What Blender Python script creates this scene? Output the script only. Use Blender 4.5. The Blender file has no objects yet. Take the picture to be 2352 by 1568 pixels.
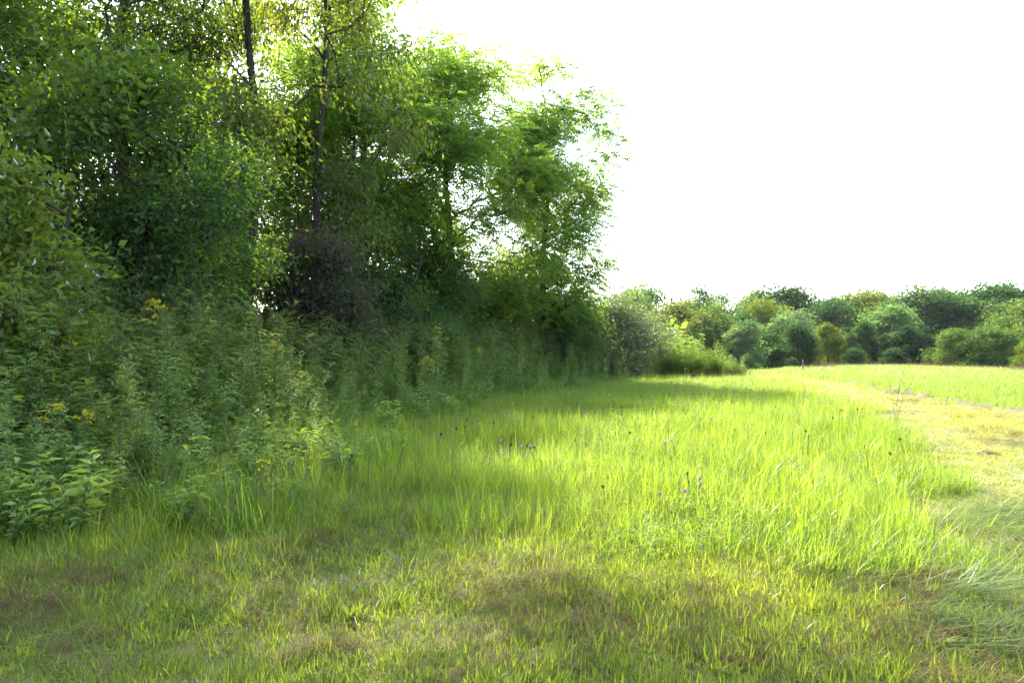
import bpy, math, random
import numpy as np
from mathutils import Vector

# ------------------------------------------------------------------ camera, sky, sun, exposure
scene = bpy.context.scene
COL = scene.collection
R = math.radians
CAM_H = 1.5
F = 1568.0            # focal length in photo units (photo taken as 2352 x 1568)
HOR = 805.0           # eye level row in the photo

cam = bpy.data.cameras.new('camera')
cam.lens = 24.0
cam.sensor_width = 36.0
cam.clip_start = 0.05
cam.clip_end = 3000.0
cam_o = bpy.data.objects.new('camera', cam)
COL.objects.link(cam_o)
cam_o.location = (0, 0, CAM_H)
cam_o.rotation_euler = (R(90 + 0.77), 0, 0)
scene.camera = cam_o

SUN_AZ, SUN_EL = -17.0, 46.0      # degrees left of the view direction, above the horizon
world = bpy.data.worlds.new('World')
scene.world = world
world.use_nodes = True
wt = world.node_tree
wt.nodes.clear()
sky = wt.nodes.new('ShaderNodeTexSky')
sky.sky_type = 'NISHITA'
sky.sun_disc = False
sky.sun_elevation = R(SUN_EL)
sky.sun_rotation = R(SUN_AZ)
sky.air_density = 1.0
sky.dust_density = 1.5
sky.ozone_density = 1.0
bg = wt.nodes.new('ShaderNodeBackground')
bg.inputs['Strength'].default_value = 0.15
wo = wt.nodes.new('ShaderNodeOutputWorld')
wt.links.new(sky.outputs[0], bg.inputs['Color'])
wt.links.new(bg.outputs[0], wo.inputs['Surface'])

sl = bpy.data.lights.new('sun', 'SUN')
sl.energy = 3.8
sl.angle = R(0.53)
sl.color = (1.0, 0.93, 0.78)
sun = bpy.data.objects.new('sun', sl)
COL.objects.link(sun)
az, el = R(SUN_AZ), R(SUN_EL)
SUNV = Vector((math.sin(az) * math.cos(el), math.cos(az) * math.cos(el), math.sin(el)))
sun.rotation_euler = SUNV.to_track_quat('Z', 'Y').to_euler()

vs = scene.view_settings
vs.view_transform = 'Standard'
vs.look = 'None'
vs.exposure = 2.65
vs.gamma = 1.0
vs.use_curve_mapping = False
cy = scene.cycles
cy.adaptive_threshold = 0.022
cy.use_denoising = True
cy.denoising_prefilter = 'NONE'
cy.use_light_tree = False
cy.max_bounces = 6
cy.diffuse_bounces = 3
cy.glossy_bounces = 2
cy.transmission_bounces = 4
cy.caustics_reflective = False
cy.caustics_refractive = False
cy.sample_clamp_indirect = 0.5
cy.sample_clamp_direct = 1.2

# ------------------------------------------------------------------ helpers
def norm(a):
    return a / np.maximum(np.linalg.norm(a, axis=-1, keepdims=True), 1e-9)

def smooth(t):
    t = np.clip(t, 0, 1)
    return t * t * (3 - 2 * t)

def at(u, v, y):
    """photo position and distance -> world point"""
    return ((u - 1176.0) / F * y, y, CAM_H + (HOR - v) / F * y)

def vnoise(x, y, seed=0):
    """cheap smooth value noise, about 0..1"""
    x = np.asarray(x, float); y = np.asarray(y, float)
    xi = np.floor(x); yi = np.floor(y)
    fx = smooth(x - xi); fy = smooth(y - yi)
    def h(a, b):
        s = np.sin(a * 127.1 + b * 311.7 + seed * 74.7) * 43758.5453
        return s - np.floor(s)
    return (h(xi, yi) * (1 - fx) + h(xi + 1, yi) * fx) * (1 - fy) + (h(xi, yi + 1) * (1 - fx) + h(xi + 1, yi + 1) * fx) * fy

CT = np.array([-2, .28, .385, .49, .62, .75, 1.3])
CD = np.array([43, 43, 46, 64, 59, 47, 40.])
def crest(x, y):
    return np.interp(x / np.maximum(y, 6.0), CT, CD)

def hgt(x, y):
    x = np.asarray(x, float); y = np.asarray(y, float)
    xf = np.interp(y, [4, 5.6, 9.5, 12.5, 16, 20.5, 25, 31, 35.5], [-4.2, -3.7, -3.6, -3.5, -2.9, -1.2, .9, 4.6, 7.6])
    h = 0.95 * smooth((xf - x + .3) / 6.0) * (1 - smooth((y - 37) / 10))
    near = 1 - smooth((np.hypot(x, y) - 30) / 40)
    h = h + near * (0.10 * (vnoise(x * .45, y * .45, 1) - .5) + 0.02 * (vnoise(x * 1.3, y * 1.3, 2) - .5))
    e = np.clip(y - crest(x, y), 0, None)
    return h - 5.0 * (1 - np.exp(-(e / 22.0) ** 2))

class MB:
    """collects vertices and faces (numpy) for one mesh object"""
    def __init__(s):
        s.v = []; s.t = []; s.q = []; s.a = []; s.n = 0
    def add(s, v, tris=None, quads=None, tint=0.5):
        v = np.asarray(v, float).reshape(-1, 3)
        s.v.append(v)
        t = np.broadcast_to(np.asarray(tint, float), (len(v),)) if np.ndim(tint) <= 1 else tint.reshape(-1)
        s.a.append(np.array(t, float))
        if tris is not None: s.t.append(np.asarray(tris, int).reshape(-1, 3) + s.n)
        if quads is not None: s.q.append(np.asarray(quads, int).reshape(-1, 4) + s.n)
        s.n += len(v)
        return s
    def mesh(s, name, mat, smooth_shade=False):
        v = np.concatenate(s.v); a = np.concatenate(s.a)
        t = np.concatenate(s.t) if s.t else np.zeros((0, 3), int)
        q = np.concatenate(s.q) if s.q else np.zeros((0, 4), int)
        me = bpy.data.meshes.new(name)
        me.vertices.add(len(v)); me.vertices.foreach_set('co', v.astype(np.float32).ravel())
        nl = t.size + q.size
        me.loops.add(nl); me.loops.foreach_set('vertex_index', np.concatenate([t.ravel(), q.ravel()]).astype(np.int32))
        me.polygons.add(len(t) + len(q))
        st = np.concatenate([np.arange(len(t)) * 3, t.size + np.arange(len(q)) * 4]).astype(np.int32)
        me.polygons.foreach_set('loop_start', st)
        if smooth_shade:
            me.polygons.foreach_set('use_smooth', np.ones(len(st), bool))
        at_ = me.attributes.new('tint', 'FLOAT', 'POINT')
        at_.data.foreach_set('value', a.astype(np.float32))
        me.update(calc_edges=True)
        if mat: me.materials.append(mat)
        return me

def link(name, me, parent=None, loc=None, rz=0.0, sc=1.0):
    o = bpy.data.objects.new(name, me)
    COL.objects.link(o)
    if parent is not None: o.parent = parent
    if loc is not None: o.location = loc
    if rz: o.rotation_euler = (0, 0, rz)
    if np.ndim(sc) or sc != 1.0: o.scale = (sc, sc, sc) if not np.ndim(sc) else sc
    return o

def tag(o, label=None, cat=None, group=None, kind=None):
    if label: o['label'] = label
    if cat: o['category'] = cat
    if group: o['group'] = group
    if kind: o['kind'] = kind
    return o

def thing(name, meshes, loc, label, cat, group=None, rz=0.0, sc=1.0, color=None, tilt=(0, 0)):
    """an Empty with one mesh child per part; meshes = [(part name, mesh, kind or None)]"""
    e = link(name, None, None, loc, 0, sc)
    e.rotation_euler = (tilt[0], tilt[1], rz)
    tag(e, label, cat, group)
    for pn, me, kd in meshes:
        p = link(pn, me, e)
        if kd: p['kind'] = kd
        if color is not None: p.color = color
    return e

# ------------------------------------------------------------------ materials
def nodes_of(name):
    m = bpy.data.materials.new(name); m.use_nodes = True
    nt = m.node_tree; nt.nodes.clear()
    return m, nt, nt.nodes, nt.links

def leafmat(name, ca, cb, ta, tb, trans=.5, gloss=.14, rough=.42, rnd=.35, objcol=False, patch=None):
    """thin leaf: reflects ca..cb, lets through ta..tb (by the leaf's own tint), waxy top"""
    m, nt, N, L = nodes_of(name)
    at_ = N.new('ShaderNodeAttribute'); at_.attribute_name = 'tint'
    oi = N.new('ShaderNodeObjectInfo')
    ma = N.new('ShaderNodeMath'); ma.operation = 'MULTIPLY_ADD'
    L.new(oi.outputs['Random'], ma.inputs[0]); ma.inputs[1].default_value = rnd; ma.inputs[2].default_value = -rnd / 2
    ad = N.new('ShaderNodeMath'); ad.operation = 'ADD'
    L.new(at_.outputs['Fac'], ad.inputs[0]); L.new(ma.outputs[0], ad.inputs[1])
    fac = ad.outputs[0]
    if patch:
        ge = N.new('ShaderNodeNewGeometry')
        no = N.new('ShaderNodeTexNoise'); no.inputs['Scale'].default_value = patch[0]; no.inputs['Detail'].default_value = 3
        L.new(ge.outputs['Position'], no.inputs['Vector'])
        m2 = N.new('ShaderNodeMath'); m2.operation = 'MULTIPLY_ADD'
        L.new(no.outputs['Fac'], m2.inputs[0]); m2.inputs[1].default_value = patch[1]; m2.inputs[2].default_value = -patch[1] / 2
        a2 = N.new('ShaderNodeMath'); a2.operation = 'ADD'
        L.new(fac, a2.inputs[0]); L.new(m2.outputs[0], a2.inputs[1]); fac = a2.outputs[0]
    def mixc(x, y):
        mx = N.new('ShaderNodeMix'); mx.data_type = 'RGBA'; mx.clamp_factor = True
        L.new(fac, mx.inputs['Factor'])
        mx.inputs['A'].default_value = (*x, 1); mx.inputs['B'].default_value = (*y, 1)
        out = mx.outputs['Result']
        if objcol:
            mu = N.new('ShaderNodeMix'); mu.data_type = 'RGBA'; mu.blend_type = 'MULTIPLY'; mu.inputs['Factor'].default_value = 1
            L.new(out, mu.inputs['A']); L.new(oi.outputs['Color'], mu.inputs['B']); out = mu.outputs['Result']
        return out
    d = N.new('ShaderNodeBsdfDiffuse'); L.new(mixc(ca, cb), d.inputs['Color'])
    t = N.new('ShaderNodeBsdfTranslucent'); L.new(mixc(ta, tb), t.inputs['Color'])
    mx = N.new('ShaderNodeMixShader'); mx.inputs[0].default_value = trans
    L.new(d.outputs[0], mx.inputs[1]); L.new(t.outputs[0], mx.inputs[2])
    g = N.new('ShaderNodeBsdfGlossy'); g.inputs['Roughness'].default_value = rough
    fr = N.new('ShaderNodeFresnel'); fr.inputs['IOR'].default_value = 1.35
    mf = N.new('ShaderNodeMath'); mf.operation = 'MULTIPLY'; L.new(fr.outputs[0], mf.inputs[0]); mf.inputs[1].default_value = gloss
    m3 = N.new('ShaderNodeMixShader'); L.new(mf.outputs[0], m3.inputs[0])
    L.new(mx.outputs[0], m3.inputs[1]); L.new(g.outputs[0], m3.inputs[2])
    o = N.new('ShaderNodeOutputMaterial'); L.new(m3.outputs[0], o.inputs['Surface'])
    return m

def solid(name, cols, scale=8.0, rough=.9, bump=0.0, detail=6, stretch=None, spec=.2):
    """opaque noisy surface; cols = list of (position, colour)"""
    m, nt, N, L = nodes_of(name)
    ge = N.new('ShaderNodeNewGeometry')
    vec = ge.outputs['Position']
    if stretch:
        mp = N.new('ShaderNodeMapping'); mp.inputs['Scale'].default_value = stretch
        L.new(vec, mp.inputs['Vector']); vec = mp.outputs[0]
    no = N.new('ShaderNodeTexNoise'); no.inputs['Scale'].default_value = scale; no.inputs['Detail'].default_value = detail
    no.inputs['Roughness'].default_value = .65
    L.new(vec, no.inputs['Vector'])
    cr = N.new('ShaderNodeValToRGB')
    el_ = cr.color_ramp.elements
    while len(el_) < len(cols): el_.new(.5)
    for e, (p, c) in zip(el_, cols):
        e.position = p; e.color = (*c, 1)
    L.new(no.outputs['Fac'], cr.inputs[0])
    b = N.new('ShaderNodeBsdfPrincipled')
    L.new(cr.outputs[0], b.inputs['Base Color']); b.inputs['Roughness'].default_value = rough
    b.inputs['Specular IOR Level'].default_value = spec
    if bump:
        bp = N.new('ShaderNodeBump'); bp.inputs['Strength'].default_value = bump; bp.inputs['Distance'].default_value = .03
        L.new(no.outputs['Fac'], bp.inputs['Height']); L.new(bp.outputs[0], b.inputs['Normal'])
    o = N.new('ShaderNodeOutputMaterial'); L.new(b.outputs[0], o.inputs['Surface'])
    return m

M = {}
M['bark'] = solid('bark', [(.3, (.02, .016, .011)), (.55, (.045, .036, .025)), (.8, (.08, .066, .048))], 9, bump=.6, stretch=(1, 1, .25))
M['twig'] = solid('twig', [(.3, (.03, .024, .016)), (.7, (.06, .048, .034))], 20)
M['ground'] = solid('ground', [(.3, (.05, .05, .02)), (.5, (.09, .10, .03)), (.7, (.14, .13, .06))], 3, bump=.5)
M['path'] = solid('mown_path', [(.3, (.075, .058, .024)), (.46, (.10, .095, .03)), (.62, (.12, .13, .032)), (.8, (.15, .125, .045))], 5, bump=.7, detail=10)
M['soil'] = solid('soil', [(.3, (.055, .038, .024)), (.55, (.11, .08, .05)), (.8, (.17, .13, .085))], 7, bump=1.0, detail=9)
M['post'] = solid('weathered_wood', [(.3, (.10, .095, .085)), (.7, (.18, .17, .155))], 12, stretch=(1, 1, .1))
# leaves: (reflect dark, reflect light, through dark, through light)
M['broad'] = leafmat('broad_leaf', (.028, .062, .018), (.056, .10, .024), (.07, .17, .010), (.27, .37, .016), .5)
M['lance'] = leafmat('drooping_leaf', (.04, .065, .024), (.075, .11, .03), (.12, .22, .014), (.36, .40, .02), .5)
M['lance_dark'] = leafmat('dark_drooping_leaf', (.03, .055, .02), (.06, .09, .026), (.07, .15, .010), (.24, .30, .015), .48)
M['pinnate'] = leafmat('feathered_leaf', (.04, .085, .022), (.075, .14, .03), (.22, .42, .03), (.48, .62, .035), .54)
M['purple'] = leafmat('purplish_leaf', (.035, .07, .03), (.11, .055, .065), (.08, .16, .02), (.22, .09, .06), .45, gloss=.1)
M['shrub'] = leafmat('shrub_leaf', (.03, .065, .026), (.06, .105, .036), (.09, .20, .015), (.24, .36, .022), .46)
M['gold_shrub'] = leafmat('yellow_green_leaf', (.06, .10, .015), (.11, .15, .02), (.18, .28, .010), (.36, .40, .012), .5, gloss=.3)
M['silver'] = leafmat('silvery_leaf', (.075, .095, .05), (.16, .17, .10), (.10, .16, .03), (.22, .28, .05), .4, gloss=.3)
M['far'] = leafmat('wood_leaf', (.032, .058, .026), (.07, .105, .04), (.06, .125, .02), (.16, .24, .035), .40, gloss=.06, objcol=True, rnd=.1)
M['goldenrod'] = leafmat('goldenrod_leaf', (.16, .25, .07), (.26, .34, .10), (.22, .38, .02), (.44, .53, .04), .45)
M['plume'] = leafmat('goldenrod_bud', (.10, .15, .04), (.17, .21, .06), (.20, .30, .03), (.36, .42, .05), .45)
M['yellow'] = leafmat('goldenrod_flower', (.60, .46, .02), (.75, .60, .03), (.6, .44, .02), (.75, .58, .03), .4, gloss=.05)
M['stem'] = leafmat('green_stem', (.07, .09, .03), (.12, .10, .05), (.10, .13, .03), (.12, .1, .04), .2)
M['meadow'] = leafmat('meadow_grass', (.08, .135, .022), (.15, .195, .035), (.21, .36, .018), (.45, .53, .035), .52, gloss=.035, patch=(.9, .8))
M['drygrass'] = leafmat('dry_grass', (.11, .073, .03), (.20, .145, .06), (.12, .08, .028), (.20, .14, .05), .35, gloss=.01)
M['mown'] = leafmat('mown_grass', (.085, .13, .02), (.17, .195, .035), (.22, .34, .018), (.46, .50, .035), .5, gloss=.06, patch=(1.6, .9))
M['field'] = leafmat('field_grass', (.10, .15, .03), (.16, .20, .05), (.22, .34, .03), (.36, .44, .05), .48, gloss=.04, patch=(.3, .6))
M['redtop'] = leafmat('red_seed_head', (.17, .085, .06), (.25, .15, .09), (.18, .09, .05), (.25, .15, .07), .35, gloss=.05)
M['clover'] = leafmat('clover_flower', (.42, .19, .32), (.55, .32, .46), (.40, .18, .30), (.52, .30, .42), .35, gloss=.05)
M['brownhead'] = leafmat('brown_seed_head', (.045, .03, .018), (.10, .06, .035), (.05, .03, .015), (.09, .05, .03), .2, gloss=.05)
M['white'] = leafmat('white_flower', (.72, .74, .68), (.80, .80, .76), (.6, .62, .52), (.7, .7, .6), .4, gloss=.05)
M['trefoil'] = leafmat('yellow_petal', (.75, .52, .01), (.80, .60, .02), (.7, .45, .01), (.75, .55, .02), .4, gloss=.05)

# ------------------------------------------------------------------ shape builders
UP = np.array([0, 0, 1.0])

def kites(mb, P, D, N, Ln, W, tint, fold=.22, curl=.12, mid=.42):
    """leaves as folded kites: point, direction, normal, length, width per leaf"""
    P = np.asarray(P, float); D = norm(D); S = norm(np.cross(D, N)); N = np.cross(S, D)
    n = len(P)
    Ln = np.broadcast_to(Ln, (n,))[:, None]; W = np.broadcast_to(W, (n,))[:, None]
    m_ = P + D * Ln * mid
    a = m_ + S * W * .5 + N * W * fold
    b = m_ - S * W * .5 + N * W * fold
    t = P + D * Ln - N * Ln * curl
    v = np.stack([P, a, t, b], 1)
    i = np.arange(n)[:, None] * 4
    tr = np.concatenate([i + [0, 1, 2], i + [0, 2, 3]])
    tt = np.repeat(np.broadcast_to(tint, (n,)), 4)
    mb.add(v.reshape(-1, 3), tris=tr, tint=tt)

def leaves6(mb, P, D, N, Ln, W, tint, fold=.18, curl=.2):
    """fuller leaves for near plants: 7 vertices, curved along the midrib"""
    P = np.asarray(P, float); D = norm(D); S = norm(np.cross(D, N)); N = np.cross(S, D)
    n = len(P)
    Ln = np.broadcast_to(Ln, (n,))[:, None]; W = np.broadcast_to(W, (n,))[:, None]
    c1 = P + D * Ln * .35 - N * Ln * curl * .12
    c2 = P + D * Ln * .70 - N * Ln * curl * .5
    tp = P + D * Ln - N * Ln * curl
    v = np.stack([P, c1 + S * W * .5 + N * W * fold, c2 + S * W * .36 + N * W * fold, tp, c2 - S * W * .36 + N * W * fold, c1 - S * W * .5 + N * W * fold, c1, c2], 1)
    i = np.arange(n)[:, None] * 8
    tr = np.concatenate([i + [0, 1, 6], i + [0, 6, 5], i + [2, 3, 7], i + [3, 4, 7]])
    qd = np.concatenate([i + [1, 2, 7, 6], i + [6, 7, 4, 5]])
    mb.add(v.reshape(-1, 3), tris=tr, quads=qd, tint=np.repeat(np.broadcast_to(tint, (n,)), 8))

def tubes(mb, A, B, ra, rb, sides=5, tint=.5):
    """a tapered prism for each segment A-B"""
    A = np.asarray(A, float); B = np.asarray(B, float); n = len(A)
    D = norm(B - A)
    ref = np.where(np.abs(D[:, 2:3]) > .93, np.array([[1.0, 0, 0]]), UP[None])
    S = norm(np.cross(D, ref)); T = np.cross(S, D)
    an = np.arange(sides) / sides * 2 * np.pi
    ring = S[:, None] * np.cos(an)[None, :, None] + T[:, None] * np.sin(an)[None, :, None]
    ra = np.broadcast_to(ra, (n,))[:, None, None]; rb = np.broadcast_to(rb, (n,))[:, None, None]
    v = np.concatenate([A[:, None] + ring * ra, B[:, None] + ring * rb], 1)
    k = np.arange(sides); k2 = (k + 1) % sides
    q = np.stack([k, k2, k2 + sides, k + sides], 1)
    mb.add(v.reshape(-1, 3), quads=(np.arange(n)[:, None, None] * (2 * sides) + q[None]).reshape(-1, 4), tint=tint)

def polytube(mb, pts, rad, sides=6, tint=.5):
    pts = np.asarray(pts, float); n = len(pts)
    rad = np.broadcast_to(rad, (n,))
    D = norm(np.gradient(pts, axis=0))
    ref = np.array([1.0, 0.13, 0]) if abs(D[:, 2].mean()) > .6 else UP
    S = norm(np.cross(D, ref)); T = np.cross(S, D)
    an = np.arange(sides) / sides * 2 * np.pi
    v = pts[:, None] + (S[:, None] * np.cos(an)[None, :, None] + T[:, None] * np.sin(an)[None, :, None]) * rad[:, None, None]
    k = np.arange(sides); k2 = (k + 1) % sides
    q = np.stack([k, k2, k2 + sides, k + sides], 1)
    mb.add(v.reshape(-1, 3), quads=(np.arange(n - 1)[:, None, None] * sides + q[None]).reshape(-1, 4), tint=tint)

def blades(mb, P, H, W, azim, lean, tint, seg=3, curve=1.0):
    """grass blades: base point, length, width, azimuth, lean (radians) with a bend along the blade"""
    n = len(P); P = np.asarray(P, float)
    H = np.broadcast_to(H, (n,)); W = np.broadcast_to(W, (n,)); lean = np.broadcast_to(lean, (n,)); tint = np.broadcast_to(tint, (n,))
    cu = np.broadcast_to(curve, (n,))
    out = np.stack([np.cos(azim), np.sin(azim), 0 * azim], 1); side = np.stack([-np.sin(azim), np.cos(azim), 0 * azim], 1)
    rows = []; p = P.copy()
    for k in range(seg + 1):
        f = k / seg
        w = W * (1 - f ** 2.2) * .5 if k else W * .4
        if k < seg:
            rows.append(p - side * w[:, None]); rows.append(p + side * w[:, None])
        else:
            rows.append(p)
        a = lean + cu * (f + .5 / seg) * 1.1
        p = p + (out * np.sin(a)[:, None] + UP[None] * np.cos(a)[:, None]) * (H / seg)[:, None]
        p[:, 2] = np.maximum(p[:, 2], P[:, 2] + .012)
    v = np.stack(rows, 1); m = v.shape[1]
    i = np.arange(n)[:, None] * m
    qs = np.concatenate([i + [2 * k, 2 * k + 1, 2 * k + 3, 2 * k + 2] for k in range(seg - 1)]) if seg > 1 else None
    ts = i + [2 * seg - 2, 2 * seg - 1, 2 * seg]
    mb.add(v.reshape(-1, 3), tris=ts, quads=qs, tint=np.repeat(tint, m))

def fronds(mb, P, D, L, tint, rng, nl=7, droop=.7, lw=.3):
    """feather-shaped compound leaves: nl pairs of leaflets on an arching midrib"""
    n = len(P); D = norm(D)
    S = norm(np.cross(D, UP[None] + 1e-4))
    L = np.broadcast_to(L, (n,)); tint = np.broadcast_to(tint, (n,))
    PP, DD, NN, LL, TT = [], [], [], [], []
    for k in range(nl):
        f = .18 + .82 * k / (nl - 1)
        p = P + D * (L * f)[:, None] - UP[None] * (L * droop * f * f * .5)[:, None]
        d = norm(D - UP[None] * (droop * f))
        ll = L * .30 * (1 - .55 * abs(f - .5) ** 1.5)
        sides = (-1, 1) if k < nl - 1 else (0,)
        for s in sides:
            jd = rng.normal(0, .16, (n, 3))
            dd = norm(S * s + d * (.45 if s else 1.0) - UP[None] * .28 + jd)
            PP.append(p); DD.append(dd); NN.append(np.cross(S, d) + rng.normal(0, .25, (n, 3))); LL.append(ll); TT.append(tint)
    LL = np.concatenate(LL)
    kites(mb, np.concatenate(PP), np.concatenate(DD), np.concatenate(NN), LL, LL * lw, np.concatenate(TT) + rng.normal(0, .08, len(LL)), fold=.1, curl=.12)

# ------------------------------------------------------------------ tree builder
def tree_meshes(seed, H, R_, z0, kind='simple', lobes=26, tips=10, per_tip=60, leaf=.10, mat='broad', trunk_r=.16, lean=(0, 0),
                shape=1.0, lobe_r=.24, droop=.2, spread=.34, offset=(0, 0), sides=5, extra=(), top=.9, aspect=.55, tint_c=.5, flat=.6, stems=1, void=None, limbs=9):
    """returns [(part, mesh, kind)] : trunk, limbs, crown.  Crown = leaf clumps on twig ends of a grown branch system"""
    rng = np.random.default_rng(seed)
    # clump centres in an egg-shaped crown
    C = []; CR = []
    tries = 0
    while len(C) < lobes and tries < 9000:
        tries += 1
        f = rng.uniform(0, 1)
        z = z0 + (H - z0) * f
        prof = (math.sin(math.pi * min(1, (f * .86 + .14)) ** shape)) ** .7
        rr = R_ * prof * math.sqrt(rng.uniform(.12, 1))
        a = rng.uniform(0, 2 * math.pi)
        c = np.array([rr * math.cos(a) + lean[0] * z + offset[0], rr * math.sin(a) + lean[1] * z + offset[1], z])
        if void is not None and void(c): continue
        if any(np.linalg.norm((c - q) * [1, 1, 1.3]) < lobe_r * R_ * .72 for q in C): continue
        C.append(c); CR.append(lobe_r * R_ * rng.uniform(.7, 1.3))
    for (ex, ey, ez, er) in extra:
        C.append(np.array([ex, ey, ez])); CR.append(er)
    T = []; TT = []
    for c, r in zip(C, CR):
        k = max(3, int(tips * rng.uniform(.7, 1.3)))
        d = norm(rng.normal(0, 1, (k, 3))) * (rng.uniform(.25, 1, (k, 1)) ** .5) * r
        d[:, 2] *= flat
        T.append(c + d)
        TT.append(np.full(k, tint_c + rng.normal(0, .24)))
    T = np.concatenate(T); TT = np.concatenate(TT)
    T[:, 2] = np.maximum(T[:, 2], .25)
    # trunk(s)
    nodes = []; par = []; istr = []
    for s_ in range(stems):
        nz = 12
        ph = rng.uniform(0, 6.28, 2)
        base = np.array([rng.normal(0, .25), rng.normal(0, .25)]) * (stems > 1)
        fan = rng.normal(0, .22, 2) * (stems > 1)
        for k in range(nz + 1):
            z = H * top * k / nz
            w = .018 * H * (k / nz)
            nodes.append([base[0] + (lean[0] + fan[0]) * z + offset[0] * (k / nz) ** 2 + w * math.sin(k * .7 + ph[0]), base[1] + (lean[1] + fan[1]) * z + offset[1] * (k / nz) ** 2 + w * math.cos(k * .6 + ph[1]), z - .15 * (k == 0)])
            par.append(len(nodes) - 2 if k else -1); istr.append(True)
    cap = len(nodes) + len(T) * 9 + 10
    NA = np.zeros((cap, 3)); NA[:len(nodes)] = nodes; cnt = len(nodes)
    ntr = cnt
    ax = np.interp(T[:, 2], NA[:13, 2], NA[:13, 0]); ay = np.interp(T[:, 2], NA[:13, 2], NA[:13, 1])
    order = np.argsort(np.hypot(T[:, 0] - ax, T[:, 1] - ay) + rng.uniform(0, .3, len(T)))
    tipdir = np.zeros_like(T); tipnode = np.zeros(len(T), int)
    for ti in order:
        t = T[ti]
        dv = t - NA[:cnt]
        dist = np.linalg.norm(dv, axis=1)
        hz = np.hypot(dv[:, 0], dv[:, 1])
        cost = dist + 1.2 * np.maximum(0, .35 * hz - dv[:, 2])
        cost[:ntr] += (NA[:ntr, 2] < z0 * .55) * 3.0
        j = int(np.argmin(cost))
        m = int(min(8, max(1, round(dist[j] / .55))))
        p0 = NA[j].copy(); prev = j
        bow = min(.18 * dist[j], .5)
        jit = rng.normal(0, .035 * min(dist[j], 2), (m, 3))
        for k in range(1, m + 1):
            f = k / m
            p = p0 + (t - p0) * f + UP * bow * math.sin(math.pi * f) * .7 + (jit[k - 1] if k < m else 0)
            NA[cnt] = p; par.append(prev); istr.append(False); prev = cnt; cnt += 1
        tipnode[ti] = prev
        tipdir[ti] = NA[prev] - NA[par[prev]]
    NA = NA[:cnt]; par = np.array(par); istr = np.array(istr)
    w = np.zeros(cnt); w[tipnode] += 1
    for k in range(cnt - 1, -1, -1):
        if par[k] >= 0: w[par[k]] += w[k]
    rad = .0075 * np.maximum(w, 1) ** .5
    rad = rad * (trunk_r / max(rad[0], 1e-6)) ** np.clip(np.log(np.maximum(w, 1)) / np.log(max(w[0], 2)), 0, 1)
    rad = np.maximum(rad, .006)
    e = np.where(par >= 0)[0]
    trb = MB()
    for s_ in range(stems):
        i0 = s_ * 13
        rr = np.maximum(rad[i0:i0 + 13], .02); rr = np.maximum.accumulate(rr[::-1])[::-1].copy()
        rr[0] *= 1.45; rr[1] *= 1.08
        polytube(trb, NA[i0:i0 + 13], rr, sides=max(sides + 2, 6))
    ee = e[~istr[e]]
    limb = np.full(cnt, -1)
    for k in range(ntr, cnt):
        limb[k] = k if istr[par[k]] else limb[par[k]]
    roots = sorted(set(limb[ee].tolist()), key=lambda k: -w[k])
    big = [k for k in roots[:limbs] if w[k] >= 6]
    lparts = []
    def seg(sel, name, kd):
        if not len(sel): return
        lb = MB()
        tubes(lb, NA[par[sel]], NA[sel], np.minimum(rad[par[sel]], rad[sel] * 1.6), rad[sel], sides=max(3, sides - 1))
        lparts.append((name, lb.mesh(name, M['twig']), kd))
    for k in big:
        seg(ee[limb[ee] == k], 'limb', None)
    rest = ee[~np.isin(limb[ee], big)]
    if limbs: seg(rest, 'twigs', 'stuff')
    else: tubes(trb, NA[par[rest]], NA[rest], np.minimum(rad[par[rest]], rad[rest] * 1.6), rad[rest], sides=3)
    # leaves
    cr = MB()
    n = len(T) * per_tip
    idx = np.repeat(np.arange(len(T)), per_tip)
    td = norm(tipdir)[idx]
    g = rng.normal(0, 1, (n, 3)) * spread * [1, 1, .62]
    back = rng.uniform(-.9, .35, (n, 1)) * spread * 1.6
    P = T[idx] + g + td * back
    P[:, 2] = np.maximum(P[:, 2], .12)
    out = norm(P - (T[idx] - td * .3))
    D = norm(out * .7 + td * .5 + rng.normal(0, .5, (n, 3)) - UP * droop)
    tint = TT[idx] + rng.normal(0, .2, n)
    sz = leaf * rng.uniform(.65, 1.3, n)
    if kind == 'simple':
        Nn = UP * .9 + rng.normal(0, .55, (n, 3)) + out * .3
        kites(cr, P, D, Nn, sz, sz * aspect, tint)
    elif kind == 'lance':
        D = norm(D - UP * droop)
        Nn = rng.normal(0, .6, (n, 3)) + out * .8 + UP * .3
        kites(cr, P, D, Nn, sz, sz * aspect, tint, fold=.15, curl=.25)
    elif kind == 'pinnate':
        D = norm(out * [1, 1, .4] + td * [.5, .5, .2] + rng.normal(0, .3, (n, 3)))
        fronds(cr, P, D, sz, tint, rng, nl=6, droop=droop, lw=.38)
    return [('trunk', trb.mesh('trunk', M['bark'], True), None)] + lparts + [('crown', cr.mesh('crown', M[mat]), 'stuff')]

def place(name, meshes, x, y, label, cat, group=None, rz=0.0, sc=1.0, color=None):
    z = float(hgt(x, y))
    return thing(name, meshes, (x, y, z), label, cat, group, rz, sc, color)

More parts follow.
